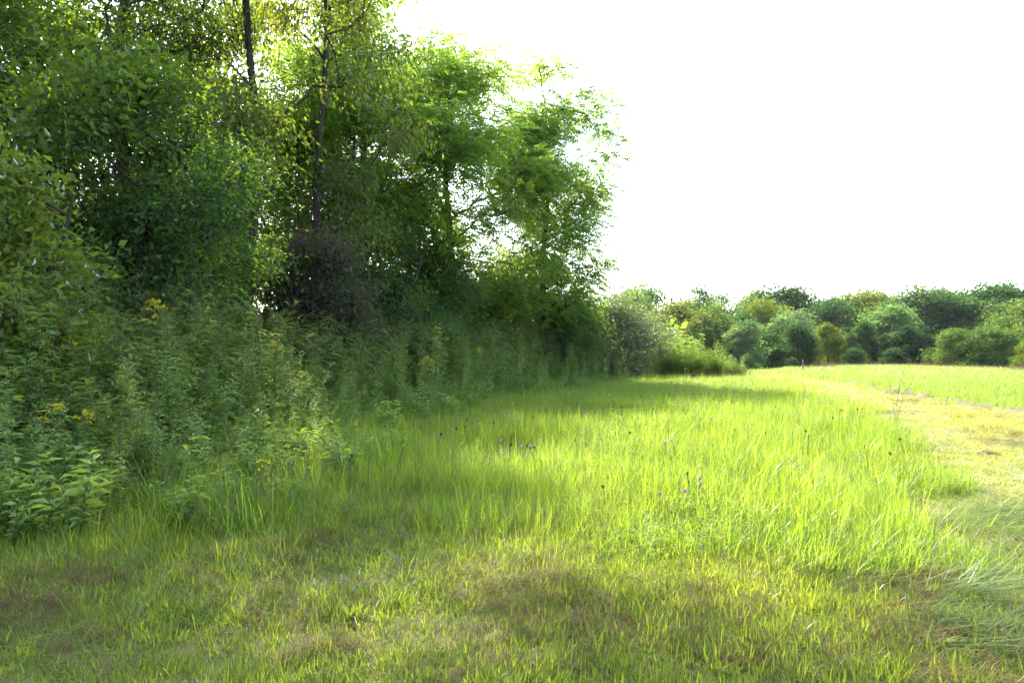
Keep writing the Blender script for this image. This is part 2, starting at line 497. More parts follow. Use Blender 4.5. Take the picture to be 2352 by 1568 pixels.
# ------------------------------------------------------------------ instanced stuff (grass and the like)
def gn_scatter(name, label, cat, protos, P, rot, scl, idx, kind='stuff'):
    """one object of uncountable stuff: prototypes set on points by a geometry-nodes modifier"""
    c = bpy.data.collections.new(name + '_sources')
    for k, me in enumerate(protos):
        o = bpy.data.objects.new('%s_source_%02d' % (name, k), me); c.objects.link(o)
    me = bpy.data.meshes.new(name)
    n = len(P)
    me.vertices.add(n); me.vertices.foreach_set('co', np.asarray(P, np.float32).ravel())
    a = me.attributes.new('turn', 'FLOAT_VECTOR', 'POINT'); a.data.foreach_set('vector', np.asarray(rot, np.float32).ravel())
    a = me.attributes.new('size', 'FLOAT_VECTOR', 'POINT'); a.data.foreach_set('vector', np.asarray(scl, np.float32).ravel())
    a = me.attributes.new('pick', 'INT', 'POINT'); a.data.foreach_set('value', np.asarray(idx, np.int32))
    o = bpy.data.objects.new(name, me); COL.objects.link(o)
    ng = bpy.data.node_groups.new(name + '_scatter', 'GeometryNodeTree')
    ng.interface.new_socket('Geometry', in_out='INPUT', socket_type='NodeSocketGeometry')
    ng.interface.new_socket('Geometry', in_out='OUTPUT', socket_type='NodeSocketGeometry')
    N, L = ng.nodes, ng.links
    gi = N.new('NodeGroupInput'); go = N.new('NodeGroupOutput')
    ci = N.new('GeometryNodeCollectionInfo'); ci.inputs['Collection'].default_value = c
    ci.inputs['Separate Children'].default_value = True; ci.inputs['Reset Children'].default_value = True
    ip = N.new('GeometryNodeInstanceOnPoints'); ip.inputs['Pick Instance'].default_value = True
    def attr(nm, ty):
        q = N.new('GeometryNodeInputNamedAttribute'); q.data_type = ty; q.inputs['Name'].default_value = nm
        return q.outputs['Attribute']
    L.new(gi.outputs[0], ip.inputs['Points']); L.new(ci.outputs[0], ip.inputs['Instance'])
    L.new(attr('pick', 'INT'), ip.inputs['Instance Index'])
    L.new(attr('turn', 'FLOAT_VECTOR'), ip.inputs['Rotation']); L.new(attr('size', 'FLOAT_VECTOR'), ip.inputs['Scale'])
    L.new(ip.outputs[0], go.inputs[0])
    md = o.modifiers.new('scatter', 'NODES'); md.node_group = ng
    tag(o, label, cat, None, kind)
    return o

def inside(poly, x, y):
    poly = np.asarray(poly, float); r = np.zeros(len(x), bool)
    j = len(poly) - 1
    for i in range(len(poly)):
        xi, yi = poly[i]; xj, yj = poly[j]
        r ^= ((yi > y) != (yj > y)) & (x < (xj - xi) * (y - yi) / (yj - yi + 1e-12) + xi)
        j = i
    return r

def in_view(x, y, margin=.10):
    return (y > 2.0) & (np.abs(x) < (.75 + margin) * y + 1.0)

def scatter_pts(rng, poly, density, fall=None, rag=1.0):
    """random points in a polygon; density per m2, or fall(x,y) = keep probability"""
    p = np.asarray(poly, float); a = p.min(0); b = p.max(0)
    n = int((b[0] - a[0]) * (b[1] - a[1]) * density)
    x = rng.uniform(a[0], b[0], n); y = rng.uniform(a[1], b[1], n)
    wx = 1.1 * (vnoise(x * 1.0, y * 1.0, 71) - .5) + .5 * (vnoise(x * 2.7, y * 2.7, 72) - .5); wy = 1.1 * (vnoise(x * 1.0, y * 1.0, 73) - .5) + .5 * (vnoise(x * 2.7, y * 2.7, 74) - .5)
    k = inside(poly, x + wx * rag, y + wy * rag) & in_view(x, y)      # ragged edge
    if fall is not None: k &= rng.uniform(0, 1, n) < fall(x, y)
    return x[k], y[k]

def finish(rng, x, y, nproto, smin, smax, tiltamt=.08, dz=0.0, zs=None):
    n = len(x)
    P = np.stack([x, y, hgt(x, y) + dz], 1)
    rot = np.stack([rng.normal(0, tiltamt, n), rng.normal(0, tiltamt, n), rng.uniform(0, 6.283, n)], 1)
    s = rng.uniform(smin, smax, n)
    sc = np.stack([s, s, s if zs is None else s * zs], 1)
    return P, rot, sc, rng.integers(0, nproto, n)

# ------------------------------------------------------------------ the setting
def axis(parts):
    return np.concatenate([np.arange(a, b, s) for a, b, s in parts])
gx = axis([(-600, -60, 30), (-60, -14, 2.0), (-14, 16, .3), (16, 60, 1.0), (60, 601, 30)])
gy = axis([(-30, 0, 3), (0, 20, .3), (20, 48, .7), (48, 110, 1.5), (110, 300, 20), (300, 2001, 100)])
X, Y = np.meshgrid(gx, gy)
Z = hgt(X, Y)
V = np.stack([X, Y, Z], -1).reshape(-1, 3)
nx, ny = len(gx), len(gy)
ii = (np.arange(ny - 1)[:, None] * nx + np.arange(nx - 1)[None]).ravel()
mb = MB(); mb.add(V, quads=np.stack([ii, ii + 1, ii + nx + 1, ii + nx], 1))
tag(link('ground', mb.mesh('ground', M['ground'], True)), kind='structure')

# mown path: front strip where the photographer stands, running off along the right of the tall grass
PXL = (np.array([-8, 5.2, 5.6, 6.0, 6.6, 8.9, 12, 16.8, 23.5, 29, 34.5, 37, 40]), np.array([-9, -9, 2.4, 3.2, 3.9, 5.0, 6.6, 8.4, 10.4, 11.8, 12.6, 9.0, 5.0]))
PXR = (np.array([-8, 8, 16, 18.8, 22.4, 26, 31, 37, 41.5]), np.array([11.2, 11.5, 12.2, 12.6, 13.2, 14.1, 15.5, 16.7, 15.5]))
ys = np.arange(-8, 41.6, .3); xs = np.arange(-9, 17.2, .3); mcol = len(xs)
XX, YY = np.meshgrid(xs, ys)
wig = .35 * (vnoise(XX * .9, YY * .9, 15) - .5)
ZZ = hgt(XX, YY) + .015 + .012 * vnoise(XX * 4, YY * 4, 5)
keep = (XX > np.interp(YY, *PXL) - .3 + wig) & (XX < np.interp(YY, *PXR) + .2 + wig)
ii = (np.arange(len(ys) - 1)[:, None] * mcol + np.arange(mcol - 1)[None]).ravel()
ii = ii[(keep.ravel()[ii] & keep.ravel()[ii + 1] & keep.ravel()[ii + mcol] & keep.ravel()[ii + mcol + 1])]
mb = MB(); mb.add(np.stack([XX, YY, ZZ], -1).reshape(-1, 3), quads=np.stack([ii, ii + 1, ii + mcol + 1, ii + mcol], 1))
tag(link('mown_path', mb.mesh('mown_path', M['path'], True)), kind='structure')

# low bank of bare soil along the far side of the path
bk = np.array([(11.3, 6), (11.6, 9), (11.9, 12.5), (12.2, 16), (12.65, 18.8), (13.3, 22.4), (14.2, 26), (15.6, 31), (16.5, 35)])
tt = np.linspace(0, 1, 260); tk = np.linspace(0, 1, len(bk))
bx, by = np.interp(tt, tk, bk[:, 0]), np.interp(tt, tk, bk[:, 1])
cs = np.linspace(-1, 1, 11)
BX = bx[:, None] + cs[None] * (.38 + .16 * np.sin(tt * 37)[:, None]) + .12 * np.sin(tt * 61)[:, None]
BY = np.repeat(by[:, None], 11, 1)
amp = .14 * np.clip(1.3 * vnoise(bx * 2, by * 1.1, 9) - .15, 0, 1)
BZ = hgt(BX, BY) - .02 + (1 - cs[None] ** 2) * (amp[:, None] * (.6 + .9 * vnoise(BX * 7, BY * 7, 4)) + .025)
ii = (np.arange(259)[:, None] * 11 + np.arange(10)[None]).ravel()
mb = MB(); mb.add(np.stack([BX, BY, BZ], -1).reshape(-1, 3), quads=np.stack([ii, ii + 1, ii + 12, ii + 11], 1))
tag(link('soil_bank', mb.mesh('soil_bank', M['soil'], True)), kind='structure')

# ------------------------------------------------------------------ trees at the wood edge (left)
def tree(name, seed, x, y, label, cat='tree', group=None, rz=0.0, sc=1.0, **kw):
    return place(name, tree_meshes(seed, **kw), x, y, label, cat, group, rz, sc)

EXEC_TREES = True
if EXEC_TREES:
    tree('broadleaf_tree', 11, -9.6, 11.6, 'tall dark broad-leaved tree at the left edge, leaves hanging to the weeds', H=13.5, R_=3.7, z0=1.4, lobes=48, tips=12, per_tip=105, leaf=0.149, mat='broad', trunk_r=.2, lobe_r=.27)
    tree('broadleaf_tree', 12, -9.2, 16.2, 'broad-leaved tree with arching dark sprays right of the leftmost tree', H=14.2, R_=3.9, z0=2.4, lobes=36, tips=12, per_tip=84, leaf=0.149, mat='lance_dark', kind='lance', droop=.6, aspect=.4, trunk_r=.18, lobe_r=.25)
    tree('forest_tree', 13, -6.6, 17.0, 'tree with the long bare dark trunk and forked boughs left of the light streak', H=13.9, R_=3.6, z0=5.2, lobes=17, tips=9, extra=[(a, b, c, .62) for a, b, c in [(-1.6, .3, 14.2), (.1, .6, 15.2), (1.5, .7, 13.6), (1.9, -.7, 15.0), (3.2, -.5, 13.3), (3.7, .1, 14.6), (4.6, .5, 14.8), (1.2, 1.0, 16.2)]], per_tip=78, leaf=0.149, mat='lance', kind='lance', droop=.5, aspect=.42, trunk_r=.11, lean=(.02, 0), lobe_r=.23)  # extra: unseen clumps above the frame, added to dapple the foreground with shade
    tree('forest_tree', 14, -5.5, 19.5, 'tree with hanging leaf curtains right of the long bare trunk', H=15.0, R_=3.2, z0=4.0, lobes=21, tips=8, per_tip=75, leaf=0.161, mat='lance', kind='lance', droop=.8, aspect=.36, trunk_r=.11, lobe_r=.24)
    tree('feathery_tree', 15, -5.6, 25.6, 'light green feathery-leaved tree with its crown leaving the top of the picture', H=15.3, R_=3.9, z0=2.4, lobes=62, tips=12, per_tip=15, leaf=.56, mat='pinnate', kind='pinnate', trunk_r=.16, lobe_r=.27, droop=.6, spread=.5)
    tree('feathery_tree', 16, -2.6, 28.4, 'broad feathery-leaved tree with rounded layered crown in the middle', H=13.2, R_=4.4, z0=2.4, lobes=64, tips=12, per_tip=15, leaf=.54, mat='pinnate', kind='pinnate', trunk_r=.17, lobe_r=.26, droop=.7, flat=.5, spread=.5)
    tree('feathery_tree', 17, 1.5, 31.4, 'feathery-leaved tree at the right end of the wood, loose boughs against the sky', H=12.6, R_=2.8, z0=1.8, lobes=44, tips=10, per_tip=14, leaf=.54, mat='pinnate', kind='pinnate', trunk_r=.13, lobe_r=.3, droop=.8, flat=.45, spread=.44,
         extra=[((u - 1176) / F * 31.4 - 1.5, oy, CAM_H + (HOR - v) / F * 31.4 - .5, r) for u, v, r, oy in [
             (1215, 165, .6, 0), (1260, 145, .8, .3), (1315, 165, .35, -.3), (1285, 245, .8, 0), (1345, 225, .7, .2), (1395, 255, .6, -.2), (1385, 300, .6, .3), (1330, 275, .8, 0),
             (1412, 350, .4, 0), (1375, 375, .4, .2), (1255, 330, .9, -.3), (1300, 400, .8, .3), (1335, 425, .7, 0), (1375, 445, .5, -.3), (1350, 500, .7, .2), (1320, 560, .8, 0), (1385, 600, .6, .2), (1350, 640, .7, 0), (1250, 500, .9, -.5), (1280, 620, .9, -.4)]])

# smaller trees and shrubs below them
if EXEC_TREES:
    tree('shrub', 31, -6.15, 8.2, 'sunlit yellow-green broad-leaved shrub at the left edge of the picture', 'shrub', H=3.3, R_=.95, z0=.3, lobes=24, tips=8, per_tip=46, leaf=0.10, mat='gold_shrub', aspect=.62, trunk_r=.04, stems=3, lobe_r=.33, spread=.22)
    tree('small_tree', 32, -7.0, 12.6, 'dark small-leaved understorey tree behind the tall goldenrod', H=5.8, R_=2.3, z0=.6, lobes=34, tips=10, per_tip=85, leaf=0.109, mat='shrub', trunk_r=.08, stems=2, lobe_r=.28, spread=.3)
    tree('small_tree', 33, -7.4, 15.4, 'green understorey tree with one sunlit branch beside the purplish shrub', H=4.4, R_=1.8, z0=.6, lobes=24, tips=9, per_tip=78, leaf=0.115, mat='shrub', trunk_r=.07, stems=2, lobe_r=.28, spread=.3, tint_c=.6)
    tree('drooping_shrub', 34, -5.0, 17.6, 'shrub with drooping purplish leaves in the shade below the trees', 'shrub', H=4.1, R_=1.55, z0=.8, tint_c=.45, lobes=24, tips=8, per_tip=50, leaf=0.14, mat='purple', kind='simple', droop=.7, aspect=.45, trunk_r=.06, stems=3, lobe_r=.28, spread=.28)
    tree('small_tree', 35, -4.9, 23.4, 'green shrubby tree in the shade right of the purplish shrub', H=5.6, R_=2.4, z0=.6, lobes=32, tips=9, per_tip=78, leaf=0.115, mat='shrub', trunk_r=.07, stems=3, lobe_r=.28)
    tree('shrub', 36, -3.0, 26.0, 'fine-leaved grey-green shrub in front of the middle tree', 'shrub', H=4.4, R_=2.0, z0=.4, lobes=32, tips=9, per_tip=78, leaf=0.098, mat='shrub', trunk_r=.05, stems=4, lobe_r=.28, tint_c=.7)
    tree('shrub', 37, -.6, 29.2, 'dark rounded shrub between the grey-green shrub and the silvery bush', 'shrub', H=4.3, R_=1.8, z0=.4, lobes=30, tips=9, per_tip=78, leaf=0.103, mat='broad', trunk_r=.05, stems=4, lobe_r=.3)
    tree('feathery_shrub', 38, 2.3, 32.6, 'bright green feathery sapling low at the right end of the wood', 'shrub', H=5.2, R_=1.5, z0=1.0, lobes=16, tips=6, per_tip=14, leaf=.5, mat='pinnate', kind='pinnate', trunk_r=.05, lobe_r=.34)
    tree('silvery_bush', 39, 5.3, 34.5, 'rounded silvery-leaved bush at the far right end of the weed bank', 'shrub', H=4.0, R_=2.7, z0=.2, lobes=60, tips=10, per_tip=64, leaf=0.11, mat='silver', trunk_r=.06, stems=5, lobe_r=.26, shape=.8)
    tree('shrub', 41, 2.6, 31.6, 'dark rounded shrub between the feathery sapling and the silvery bush', 'shrub', H=3.3, R_=1.9, z0=.2, lobes=40, tips=9, per_tip=60, leaf=.10, mat='shrub', trunk_r=.05, stems=4, lobe_r=.3)
    tree('shrub', 40, -2.9, 21.6, 'low leafy shrub at the goldenrod edge before the dark rounded shrub', 'shrub', H=2.6, R_=1.4, z0=.2, lobes=24, tips=8, per_tip=68, leaf=0.086, mat='shrub', trunk_r=.03, stems=4, lobe_r=.32, spread=.24, tint_c=.6)

# trees standing behind the front row: two growth forms copied with turns of their own
if EXEC_TREES:
    bm1 = tree_meshes(51, H=16, R_=4.0, z0=2.0, lobes=34, tips=8, per_tip=58, leaf=0.218, mat='broad', trunk_r=.2, lobe_r=.24, spread=.42)
    bm2 = tree_meshes(52, H=13, R_=3.4, z0=1.6, lobes=28, tips=8, per_tip=58, leaf=0.207, mat='gold_shrub', trunk_r=.15, lobe_r=.25, spread=.42)
    for k, (x, y, me, s, lab) in enumerate([
        (-15.5, 18, bm1, 1.05, 'dense tree filling the wood behind the leftmost tree'),
        (-11.6, 20.5, bm1, .9, 'dense dark tree just behind the arching sprays'),
        (-13.5, 24, bm1, 1.1, 'shaded tree deep in the wood behind the arching sprays'),
        (-10.5, 27, bm2, 1.2, 'sunlit yellow-green tree glimpsed behind the long bare trunk'),
        (-8.0, 31, bm2, 1.05, 'yellow-green tree glimpsed between the bare trunk and the feathery trees'),
        (-4.6, 34, bm2, .8, 'low sunlit tree glimpsed behind the middle feathery tree'),
        (1.2, 36, bm2, .62, 'low tree behind the right end of the wood'),
    ]):
        place('wood_tree', me, x, y, lab, 'tree', 'trees deeper in the wood', rz=1.1 * k + .3, sc=s)

# ------------------------------------------------------------------ far wood across the field
def far_protos():
    P = {}
    P['round'] = tree_meshes(71, H=14, R_=5.0, z0=1.5, lobes=60, tips=10, per_tip=34, leaf=.31, mat='far', trunk_r=.25, lobe_r=.28, spread=.55, sides=4, limbs=0, aspect=.7)
    P['oval'] = tree_meshes(72, H=14, R_=3.6, z0=1.0, lobes=60, tips=10, per_tip=32, leaf=.31, mat='far', trunk_r=.2, lobe_r=.28, spread=.5, sides=4, limbs=0, aspect=.7)
    P['broad'] = tree_meshes(73, H=13, R_=6.0, z0=2.5, lobes=60, tips=10, per_tip=34, leaf=.31, mat='far', trunk_r=.28, lobe_r=.28, spread=.6, sides=4, limbs=0, aspect=.7, shape=.85)
    P['loose'] = tree_meshes(74, H=15, R_=4.0, z0=3.0, lobes=30, tips=7, per_tip=24, leaf=.30, mat='far', trunk_r=.2, lobe_r=.28, spread=.5, sides=4, limbs=0, aspect=.6)
    P['spire'] = tree_meshes(75, H=14, R_=1.7, z0=.6, lobes=34, tips=7, per_tip=22, leaf=.29, mat='far', trunk_r=.15, lobe_r=.45, spread=.4, sides=4, limbs=0, aspect=.6)
    P['low'] = tree_meshes(76, H=7, R_=4.0, z0=.2, lobes=60, tips=10, per_tip=32, leaf=.29, mat='far', trunk_r=.12, lobe_r=.28, spread=.45, sides=4, limbs=0, stems=3, shape=.75)
    return P
FP = far_protos()
FPH = dict(round=14, oval=14, broad=13, loose=15, spire=14, low=7)
GR, YG, DK, SV, TN, LT = (1, 1, 1, 1), (1.6, 1.3, .6, 1), (.5, .66, .62, 1), (1.55, 1.5, 1.9, 1), (1.7, 1.25, .9, 1), (1.25, 1.25, .9, 1)
# u, top row, distance, form, colour, sideways stretch, label
FAR = [
    (1440, 672, 62, 'round', LT, .8, 'light green tree just right of the silvery bush in the far wood'),
    (1490, 655, 78, 'round', SV, .9, 'pale grey-green dome standing behind the silvery bush'),
    (1545, 690, 74, 'oval', TN, .9, 'tan-green tree right of the pale grey-green dome'),
    (1607, 652, 84, 'loose', GR, .7, 'thin-topped tree with a spindly crown above the weed mound'),
    (1640, 700, 72, 'oval', LT, .8, 'pale green tree below the spindly crown'),
    (1585, 712, 66, 'oval', TN, .7, 'brownish green tree just left of the spindly crown'),
    (1510, 735, 60, 'low', GR, .8, 'low green tree behind the weed mound and silvery bush'),
    (1660, 672, 96, 'loose', SV, .8, 'wispy grey tree behind the far wood right of the spindly crown'),
    (1625, 748, 58, 'spire', DK, 1.0, 'narrow vine-draped tree behind the top of the weed mound'),
    (1657, 735, 57, 'spire', DK, .55, 'dark narrow ivy column left of the silvery far tree'),
    (1705, 733, 58, 'oval', SV, 1.0, 'silvery oval tree in front of the far wood'),
    (1745, 690, 84, 'round', YG, .75, 'yellow-green tree above the silvery oval tree'),
    (1715, 676, 100, 'loose', SV, .8, 'thin grey crown on the skyline left of the tallest dark crown'),
    (1800, 655, 98, 'broad', DK, .75, 'tallest dark crown in the middle of the far wood'),
    (1795, 705, 86, 'round', YG, .8, 'yellow-topped tree below the tallest dark crown'),
    (1870, 682, 96, 'loose', SV, .8, 'thin grey tree right of the tallest dark crown'),
    (1770, 760, 66, 'low', DK, .7, 'dark low tree right of the silvery oval tree'),
    (1790, 722, 70, 'oval', SV, .8, 'grey-green tree left of the dark round tree'),
    (1828, 740, 62, 'oval', DK, 1.0, 'dark rounded tree in the front row by the post'),
    (1845, 712, 80, 'round', SV, .8, 'grey-green dome above the dark rounded tree'),
    (1900, 740, 68, 'oval', YG, .95, 'yellowish tree standing out at the middle of the far wood'),
    (1920, 690, 88, 'round', DK, .95, 'dark round crown behind the yellowish tree'),
    (1950, 760, 72, 'oval', GR, .8, 'green tree right of the yellowish tree'),
    (1985, 668, 96, 'round', TN, .9, 'brown-green crown on the skyline right of centre'),
    (2010, 665, 104, 'broad', DK, .7, 'dark crown on the skyline behind the brown-green one'),
    (2035, 698, 76, 'oval', SV, 1.15, 'tall grey-green tree in the front row of the far wood'),
    (1985, 735, 74, 'oval', DK, .7, 'dark green tree left of the tall grey-green tree'),
    (2110, 660, 84, 'round', GR, 1.05, 'tall full green tree right of the grey-green one'),
    (2085, 745, 72, 'oval', DK, .9, 'dark lower tree below the tall full green tree'),
    (2160, 690, 84, 'round', DK, .9, 'dark blue-green tree right of the tall full green tree'),
    (2205, 660, 100, 'broad', DK, .8, 'dark dome on the skyline left of the far right corner'),
    (2235, 690, 82, 'round', DK, 1.0, 'very dark rounded tree above the light green front trees'),
    (2275, 655, 96, 'broad', DK, .8, 'dark wide dome on the skyline near the right edge'),
    (2335, 648, 92, 'broad', DK, .9, 'highest dark dome at the right edge of the picture'),
    (2300, 700, 78, 'round', GR, .9, 'green tree above the rightmost front tree'),
    (2360, 690, 70, 'round', LT, .9, 'bright green tree cut by the right edge'),
    (2130, 770, 74, 'low', DK, .7, 'dark low growth left of the light green front trees'),
    (2190, 757, 60, 'low', LT, .85, 'light green bushy tree, left one of the right-hand front pair'),
    (2275, 750, 58, 'low', LT, .9, 'light green bushy tree, right one of the right-hand front pair'),
    (2368, 778, 52, 'low', YG, .6, 'light green bush cut by the right edge above the field'),
    (2050, 800, 68, 'low', DK, .8, 'dark undergrowth bush below the tall grey-green tree'),
    (1720, 815, 54, 'low', GR, .5, 'low green bush at the foot of the silvery oval tree'),
    (1960, 800, 70, 'low', DK, .8, 'dark undergrowth bush right of the yellowish tree'),
]
for k, (u, v, d, form, colr, sx, lab) in enumerate(FAR):
    x, y, ztop = at(u, v, d)
    zg = float(hgt(x, y))
    s = (ztop - zg) / FPH[form] / 1.02
    rr = random.Random(900 + k)
    j = rr.uniform(.88, 1.12)
    cl = tuple(min(2, c * j * rr.uniform(.95, 1.05)) for c in colr[:3]) + (1,)
    thing('wood_tree' if form != 'low' else 'wood_bush', FP[form], (x, y, zg), lab, 'tree' if form != 'low' else 'bush', 'far wood across the field', rz=rr.uniform(0, 6.28), sc=(s * sx * rr.uniform(1.1, 1.5), s * sx * rr.uniform(1.1, 1.5), s), color=cl, tilt=(rr.gauss(0, .07), rr.gauss(0, .07)))

# backing trees filling the far wood and the wood left of it, seen only through the gaps
for k in range(84):
    rr = random.Random(300 + k)
    u = 1400 + 1040 * (k % 42) / 41 + rr.uniform(-12, 12)
    d = rr.uniform(104, 124) if k < 42 else rr.uniform(78, 96)
    x, y, ztop = at(u, (rr.uniform(685, 725) if k < 42 else rr.uniform(715, 775)) - 25 * max(0, (u - 2050) / 300), d)
    zg = float(hgt(x, y)); s = (ztop - zg) / 14
    c = rr.choice([DK, GR, DK]); 
    thing('wood_tree', FP[rr.choice(['round', 'oval', 'loose', 'broad'])], (x, y, zg), 'tree filling the back of the far wood, seen between the front crowns', 'tree', 'trees at the back of the far wood', rz=rr.uniform(0, 6.28), sc=(s * .95, s * .95, s), color=c, tilt=(rr.gauss(0, .08), rr.gauss(0, .08)))

# undergrowth closing the wood floor behind the front trees
for k, (x, y, h, lab) in enumerate([
    (-20, 24, 5.0, 'dark bush deep in the wood behind the leftmost trees'), (-15.5, 27, 4.6, 'dark bush deep in the wood left of the long bare trunk'),
    (-12, 31, 4.8, 'dark bush deep in the wood behind the long bare trunk'), (-8.6, 35, 4.6, 'dark bush at the back of the wood behind the purplish shrub'),
    (-4.8, 37, 4.4, 'dark bush at the back of the wood behind the middle feathery tree'), (-.8, 38.5, 4.2, 'dark bush at the back of the wood near its right end'),
    (2.6, 37, 3.6, 'dark bush closing the wood behind the silvery bush'), (-2.2, 33, 3.8, 'dark bush below the right-hand feathery tree'),
    (-9.6, 20.5, 3.6, 'shaded bush below the long bare trunk'), (-13, 17, 4.0, 'shaded bush behind the dark understorey tree')]):
    s_ = h / 7
    thing('wood_bush', FP['low'], (x, y, float(hgt(x, y)) - .1), lab, 'bush', 'undergrowth inside the wood', rz=k * 1.7, sc=(s_ * 1.1, s_ * 1.1, s_), color=(.75, .85, .6, 1))

# grey post at the edge of the far wood
mb = MB()
polytube(mb, [(0, 0, -.3), (0, 0, .6), (0.01, 0, .75), (0.012, 0, .86), (0.012, 0, .89)], [.06, .055, .055, .05, .01], 8)
px_, py_, _ = at(1844, 838, 47)
pb = link('fence_post', mb.mesh('fence_post', M['post']), None, (px_, py_, float(hgt(px_, py_))))
tag(pb, 'short grey weathered post at the foot of the far wood', 'post')

# ------------------------------------------------------------------ grass
def turf(seed, n, rad, h, w, lean, curve, mat, tint=.5, seg=3, clumps=24, hv=.3, flat=False):
    """a round piece of turf: blades in clumps that share a lean and a colour"""
    rng = np.random.default_rng(seed); mb = MB()
    cr_ = rad * np.sqrt(rng.uniform(0, 1, clumps)); ca = rng.uniform(0, 6.283, clumps)
    ct = rng.normal(0, .16, clumps); ch = np.clip(rng.normal(1, .22, clumps), .5, 1.6); cz = rng.uniform(0, 6.283, clumps)
    k = rng.integers(0, clumps, n)
    g = np.abs(rng.normal(0, rad * .11, n)); ga = rng.uniform(0, 6.283, n)
    free = rng.uniform(0, 1, n) < .35
    fr = rad * np.sqrt(rng.uniform(0, 1, n)); fa = rng.uniform(0, 6.283, n)
    x = np.where(free, fr * np.cos(fa), cr_[k] * np.cos(ca[k]) + g * np.cos(ga))
    y = np.where(free, fr * np.sin(fa), cr_[k] * np.sin(ca[k]) + g * np.sin(ga))
    P = np.stack([x, y, np.full(n, -.03) if not flat else rng.uniform(0, .05, n)], 1)
    H = h * ch[k] * np.clip(rng.normal(1, hv, n), .3, 1.9) + (0 if flat else .03)
    az_ = np.where(rng.uniform(0, 1, n) < .5, ga, cz[k] + rng.normal(0, .5, n)) if not flat else cz[k] * .25 + rng.normal(0, .6, n)
    le = np.abs(rng.normal(0, lean, n)) if not flat else rng.normal(1.42, .15, n)
    blades(mb, P, H, w * rng.uniform(.6, 1.3, n), az_, le, tint + ct[k] + rng.normal(0, .13, n), seg, np.clip(rng.normal(curve, curve * .5 + .05, n), 0, 2.0))
    return mb.mesh('turf', M[mat])

def tuft(seed, n, rad, h, w, lean, curve, mat, tint=.5, seg=3):
    return turf(seed, n, rad, h, w, lean, curve, mat, tint, seg, clumps=5)

rng = np.random.default_rng(5)
MEADOW = [(-5.5, 6.0), (-3.2, 4.9), (-2.6, 5.1), (-1.75, 5.8), (-.6, 5.8), (.26, 5.55), (.7, 5.15), (1.4, 4.85), (1.9, 4.4), (2.4, 4.75), (3.5, 6.0), (4.0, 6.7), (5.15, 8.9), (6.7, 12), (8.5, 16.8), (10.5, 23.5), (11.9, 29), (12.6, 34), (11, 36), (4, 37), (0, 30), (-5, 20)]
mt = [turf(100 + k, 1500, .48, .20, .0033, .45, .95, 'meadow', .5, seg=3, clumps=48) for k in range(5)]
mt += [turf(108 + k, 620, .48, .24, .0055, .32, .95, 'meadow', .42, seg=4, clumps=48) for k in range(3)]
mt += [turf(115 + k, 60, .40, .34, .0022, .2, .4, 'drygrass', .7, seg=3) for k in range(2)]
x, y = scatter_pts(rng, MEADOW, 5, lambda x, y: np.clip(9.0 / np.maximum(y, 1), .2, 1), .8)
P, rot, sc, ix = finish(rng, x, y, 8, .85, 1.15, .05)
sc[:, :2] *= np.clip(y / 10, 1, 3)[:, None] ** .6
sc[:, 2] *= 1.0 + .55 * vnoise(x * .8, y * .8, 12)
edge = np.array([(a, b) for a, b in MEADOW[1:18]])
ix = np.where(rng.uniform(0, 1, len(ix)) < .10, rng.integers(8, 10, len(ix)), ix)
gn_scatter('meadow_grass', 'tall bright green unmown grass between the weed bank and the mown path', 'grass', mt, P, rot, sc, ix)

def herbs(seed, n, rad, h, leaf):
    """low leafy plants between the grass: three small leaflets on thin stalks"""
    rng = np.random.default_rng(seed); mb = MB()
    c = 16
    cx, cy_ = rng.normal(0, rad * .5, c), rng.normal(0, rad * .5, c); k = rng.integers(0, c, n)
    B = np.stack([cx[k] + rng.normal(0, rad * .13, n), cy_[k] + rng.normal(0, rad * .13, n), h * rng.uniform(.3, 1.05, n)], 1)
    for j in range(3):
        a = rng.uniform(0, 6.283, n) if j == 0 else a + 2.09
        D = np.stack([np.cos(a), np.sin(a), rng.normal(.1, .25, n)], 1)
        kites(mb, B, D, UP + rng.normal(0, .3, (n, 3)), leaf * rng.uniform(.7, 1.3, n), leaf * .6, .5 + rng.normal(0, .2, n), mid=.6)
    return mb.mesh('herbs', M['herb'])
M['herb'] = leafmat('clover_leaf', (.08, .135, .03), (.13, .19, .04), (.17, .31, .02), (.32, .42, .03), .45, gloss=.12)
hb = [herbs(150 + k, 260, .5, .20, .022) for k in range(3)] + [herbs(155 + k, 240, .4, .26, .016) for k in range(2)]
x, y = scatter_pts(rng, MEADOW, 5, lambda x, y: np.clip(8.0 / np.maximum(y, 1), .12, 1) * np.clip(2 * vnoise(x * .7, y * .7, 61) - .4, 0, 1) * np.clip((y - 5.5) / 3, .1, 1))
P, rot, sc, ix = finish(rng, x, y, 5, .8, 1.2, .05)
gn_scatter('clover_leaves', 'patches of small clover leaves growing through the meadow grass', 'ground cover', hb, P, rot, sc, ix)

